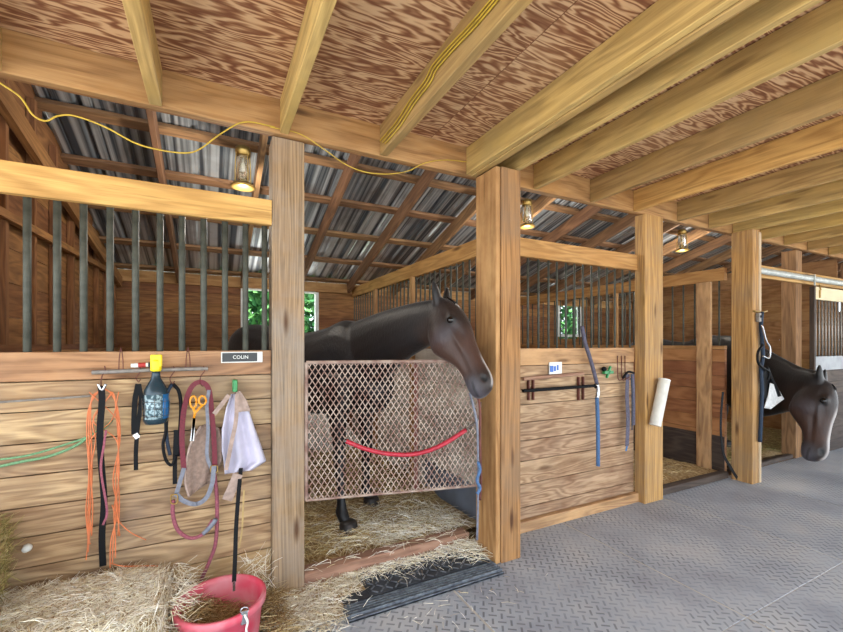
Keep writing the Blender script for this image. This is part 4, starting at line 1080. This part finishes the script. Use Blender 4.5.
    for v in me2.vertices:
        q = v.co-poll; ta, tn, ts = q.dot(a)/HL, q.dot(n)/k, q.dot(s)/k
        if -.05 < ta < 1.1 and abs(ts) < .16 and abs(tn) < .25:
            sg = 1 if ts > 0 else -1; e_ = ss(abs(ts), .02, .05)
            dd = .007*gs(tn, -.005, .014)*ss(ta, .26, .34)*(1-ss(ta, .5, .62))-.008*gs(tn, -.035, .02)*ss(ta, .42, .5)*(1-ss(ta, .75, .85))
            dd += -.007*gs(tn, .035, .02)*gs(ta, .40, .09)+.006*gs(tn, .045, .012)*gs(ta, .215, .05)-.006*gs(tn, .01, .02)*gs(ta, .15, .05)
            v.co += s*(sg*dd*e_*k)
    buf = []
    for v in me2.vertices:
        p = v.co; q = p-poll; ta = q.dot(a)/HL; tn = q.dot(n)/k; ts = q.dot(s)/k
        rel = p-O; z = rel.z/sz; x_ = rel.dot(fwd)
        c = dk.copy()
        m_ = noise.noise(p*3.0)*.5+.5
        c = c.lerp(br, ss(m_, .35, .8)*.7*(1-ss(z, 1.25, 1.5)))
        c = c.lerp(bk, 1-ss(z, .55, .9))
        inhead = (1-ss(abs(ts), .14, .2))*ss(ta, -.05, .1)*(1-ss(ta, 1.08, 1.15))*(1-ss(abs(tn+.02), .2, .28))
        if inhead > 0:
            hc = br.lerp(rb, .65*ss(ta, .25, .55)*(1-ss(ta, .72, .9)))
            hc = hc.lerp(rb, .45*(1-ss(abs(ta-.33), .05, .16))*ss(-tn, .02, .12))
            hc = hc.lerp(gm, .75*ss(ta, .76, .92)*ss(-tn+.03, 0, .08))
            hc = hc.lerp(gm, .30*(1-ss(abs(ta-.33)+abs(tn+.08), .05, .17)))  # blue-grey cheek sheen, a highlight painted into the coat colour
            if blaze: hc = hc.lerp(wt, (1-ss(abs(ts+.012), .026, .05))*ss(tn, .01, .04)*ss(ta, .25, .4))
            else: hc = hc.lerp(wt, (1-ss(abs(ts), .008, .018))*ss(tn, .03, .05)*ss(ta, .62, .75)*.8)
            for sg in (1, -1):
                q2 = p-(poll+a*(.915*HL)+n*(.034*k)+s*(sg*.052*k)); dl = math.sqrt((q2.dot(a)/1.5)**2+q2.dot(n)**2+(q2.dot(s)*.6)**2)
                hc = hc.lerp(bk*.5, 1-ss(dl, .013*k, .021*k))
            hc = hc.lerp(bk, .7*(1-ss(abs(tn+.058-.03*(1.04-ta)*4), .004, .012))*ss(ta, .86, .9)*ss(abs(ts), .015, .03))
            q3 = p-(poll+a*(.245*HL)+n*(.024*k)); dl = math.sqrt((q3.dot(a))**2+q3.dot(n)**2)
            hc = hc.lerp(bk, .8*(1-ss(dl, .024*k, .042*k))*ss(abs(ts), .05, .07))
            c = c.lerp(hc, inhead)
        c = c.lerp(bk, .8*ss(-ta, .03, .09)*(1-ss(abs(ts), .16, .2))*(1-ss(abs(tn), .12, .16)))
        buf += [c.x*tint, c.y*tint, c.z*tint, 1]
    ca.data.foreach_set('color', buf)
    me2.materials.clear(); me2.materials.append(M['coat']); me2.polygons.foreach_set('use_smooth', [True]*len(me2.polygons))
    ob = bpy.data.objects.new('horse', me2); COL.objects.link(ob); tag(ob, name_label, 'horse')
    for i, h in enumerate(hoofs):
        b = MB(); b.lathe([(.080, 0), (.078, .02), (.062, .095), (.044, .108)], V((h.x, h.y, .012))+fwd*.015, 18); b.build('hoof', M['hoof'], ob, smooth=True)
    for sg in (1, -1):
        b = MB(); b.ball(poll+a*(.245*HL)+n*(.024*k)+s*(sg*.0885*k), .024*k); b.build('eye', M['eye'], ob, smooth=True)
    # mane along the crest and forelock
    b = MB()
    for _ in range(1100):
        f = random.random(); u_ = up0.lerp(up1, f*.35).normalized(); h_ = .33+(.135*k-.33)*f if f > 0 else .33
        h_ = .325*(1-f)**1.0+.135*k*f-.045*math.sin(f*PI)
        c = b_c.lerp(e_c, f)+u_*(NK*math.sin(f*PI)); sdd = nd.cross(u_).normalized(); sg = -1 if sdd.dot(V((0, 0, EYE))-c) > 0 else 1
        p = c+u_*(h_*.97)+sdd*random.uniform(-.012, .012)
        L = random.uniform(.06, .12)
        w_ = .095+.05*(1-f)
        b.strap([p, p+sdd*sg*.03+u_*.008, p+sdd*sg*(.058+.02*(1-f))-u_*L*.5, p+sdd*sg*(w_*.82)-u_*L], .006, .0012, nd)
    for _ in range(110):
        p = poll+a*random.uniform(-.03, .02)+s*random.uniform(-.03, .03)*k+n*.05*k
        b.strap([p, p+n*.022*k+a*.04, p+n*.025*k+a*random.uniform(.07, .12)*k+s*random.uniform(-.01, .01)], .005, .0012, s)
    b.build('mane', M['mane'], ob)
    b = MB()
    for _ in range(160):
        p = Lc(-.88, random.uniform(-.03, .03), 1.38); q = Lc(-1.0, random.uniform(-.06, .06), 1.1); e = Lc(-.98+random.uniform(-.05, .05), random.uniform(-.09, .09), random.uniform(.45, .7))
        b.strap(cr([p, p.lerp(q, .5)-fwd*.03, q, e], 3), .008, .0012, left)
    b.build('tail', M['mane'], ob)
    return ob
R_, D_ = V((cC, -cS, 0)), V((cS, cC, 0))
horse((.738, 3.73, 0), (.52, -.854), atD(445, 306, 2.66), atD(487, 390, 2.40), R_*.85+V((0, 0, .3))-D_*.50,
      [('f', .50, -.17, .60, -.25, 0), ('f', .50, .17, .44, .24, 0), ('h', -.66, .17, -.74, .18, -.03), ('h', -.66, -.17, -.60, -.18, -.03)],
      'dark bay horse looking out over the mesh gate', 1.12, 1.02, NK=.045, tint=.72)
horse((6.12, 3.62, 0), (-.14, -.99), atD(824, 386, 4.25), atD(817, 459, 4.1), R_*.66-D_*.9+V((0, 0, .1)),
      [('f', .50, -.17, .62, -.20, 0), ('f', .50, .17, .44, .22, 0), ('h', -.66, .17, -.74, .18, -.03), ('h', -.66, -.17, -.60, -.18, -.03)],
      'brown horse with a white blaze lowering its head to the floor at the far stall', .98, .97, blaze=True, tint=.62, NK=-.13, NH=2.0)

# ------------------------------------------------------------------ trees outside
def tree(x, y, h, r, label):
    t = thing('leafy_tree', (x, y, -.1), label, 'tree', 'trees outside the rear windows')
    b = MB(); b.tube(cr([(x, y, -.15), (x+.1, y, h*.3), (x-.05, y+.1, h*.7)], 4), .16, 10, scale=[1-.06*i for i in range(9)])
    b.build('trunk', M['bark'], t, smooth=True)
    b = MB()
    for _ in range(8000):
        d = V((random.gauss(0, 1), random.gauss(0, 1), random.gauss(0, 1))).normalized()*(random.random()**.35)
        c = V((x+d.x*r, y+d.y*r*.8, h*.55+d.z*h*.5)); 
        c += V((noise.noise(c), noise.noise(c+V((5, 0, 0))), noise.noise(c+V((0, 7, 0)))))*.5
        a = V((random.gauss(0, 1), random.gauss(0, 1), random.gauss(0, 1))).normalized(); e = a.orthogonal().normalized(); w = random.uniform(.08, .15)
        o = len(b.v); b.v += [c-a*w, c+e*w*.6, c+a*w, c-e*w*.6]; b.quad((o, o+1, o+2, o+3), [(0, 0)]*4, random.random())
    b.build('crown', M['leaf'], t)
tree(1.9, 11.5, 5.5, 1.9, 'green tree seen through the window nearest the first post')
tree(6.2, 16.5, 7.0, 2.4, 'green tree outside, just past the one seen through the nearer window')
tree(13.2, 12.4, 5.5, 2.3, 'green tree seen through the small window behind the second grille')

# ------------------------------------------------------------------ light
for lx, lz in JAR_SPOTS:
    pl = bpy.data.lights.new('stall_fill', 'POINT'); pl.energy = 14; pl.color = (1, .93, .82); pl.shadow_soft_size = .05  # fill light added below each unlit jar to brighten the stalls
    lo = bpy.data.objects.new('stall_fill', pl); COL.objects.link(lo); lo.location = (lx.x, lx.y, lx.z-.43)
w = bpy.data.worlds.new('world'); SC.world = w; w.use_nodes = True
bg = w.node_tree.nodes['Background']; bg.inputs[0].default_value = (.80, .90, 1.0, 1); bg.inputs[1].default_value = 2.2
sun = bpy.data.lights.new('sun', 'SUN'); sun.energy = 7.0; sun.angle = .02; sun.color = (1, .95, .88)
so = bpy.data.objects.new('sun', sun); COL.objects.link(so)
so.rotation_euler = V((.25, .42, -.9)).to_track_quat('-Z', 'Y').to_euler()
SC.view_settings.view_transform = 'Standard'; SC.view_settings.look = 'None'; SC.view_settings.gamma = 1; SC.view_settings.use_curve_mapping = False
SC.view_settings.exposure = 1.25
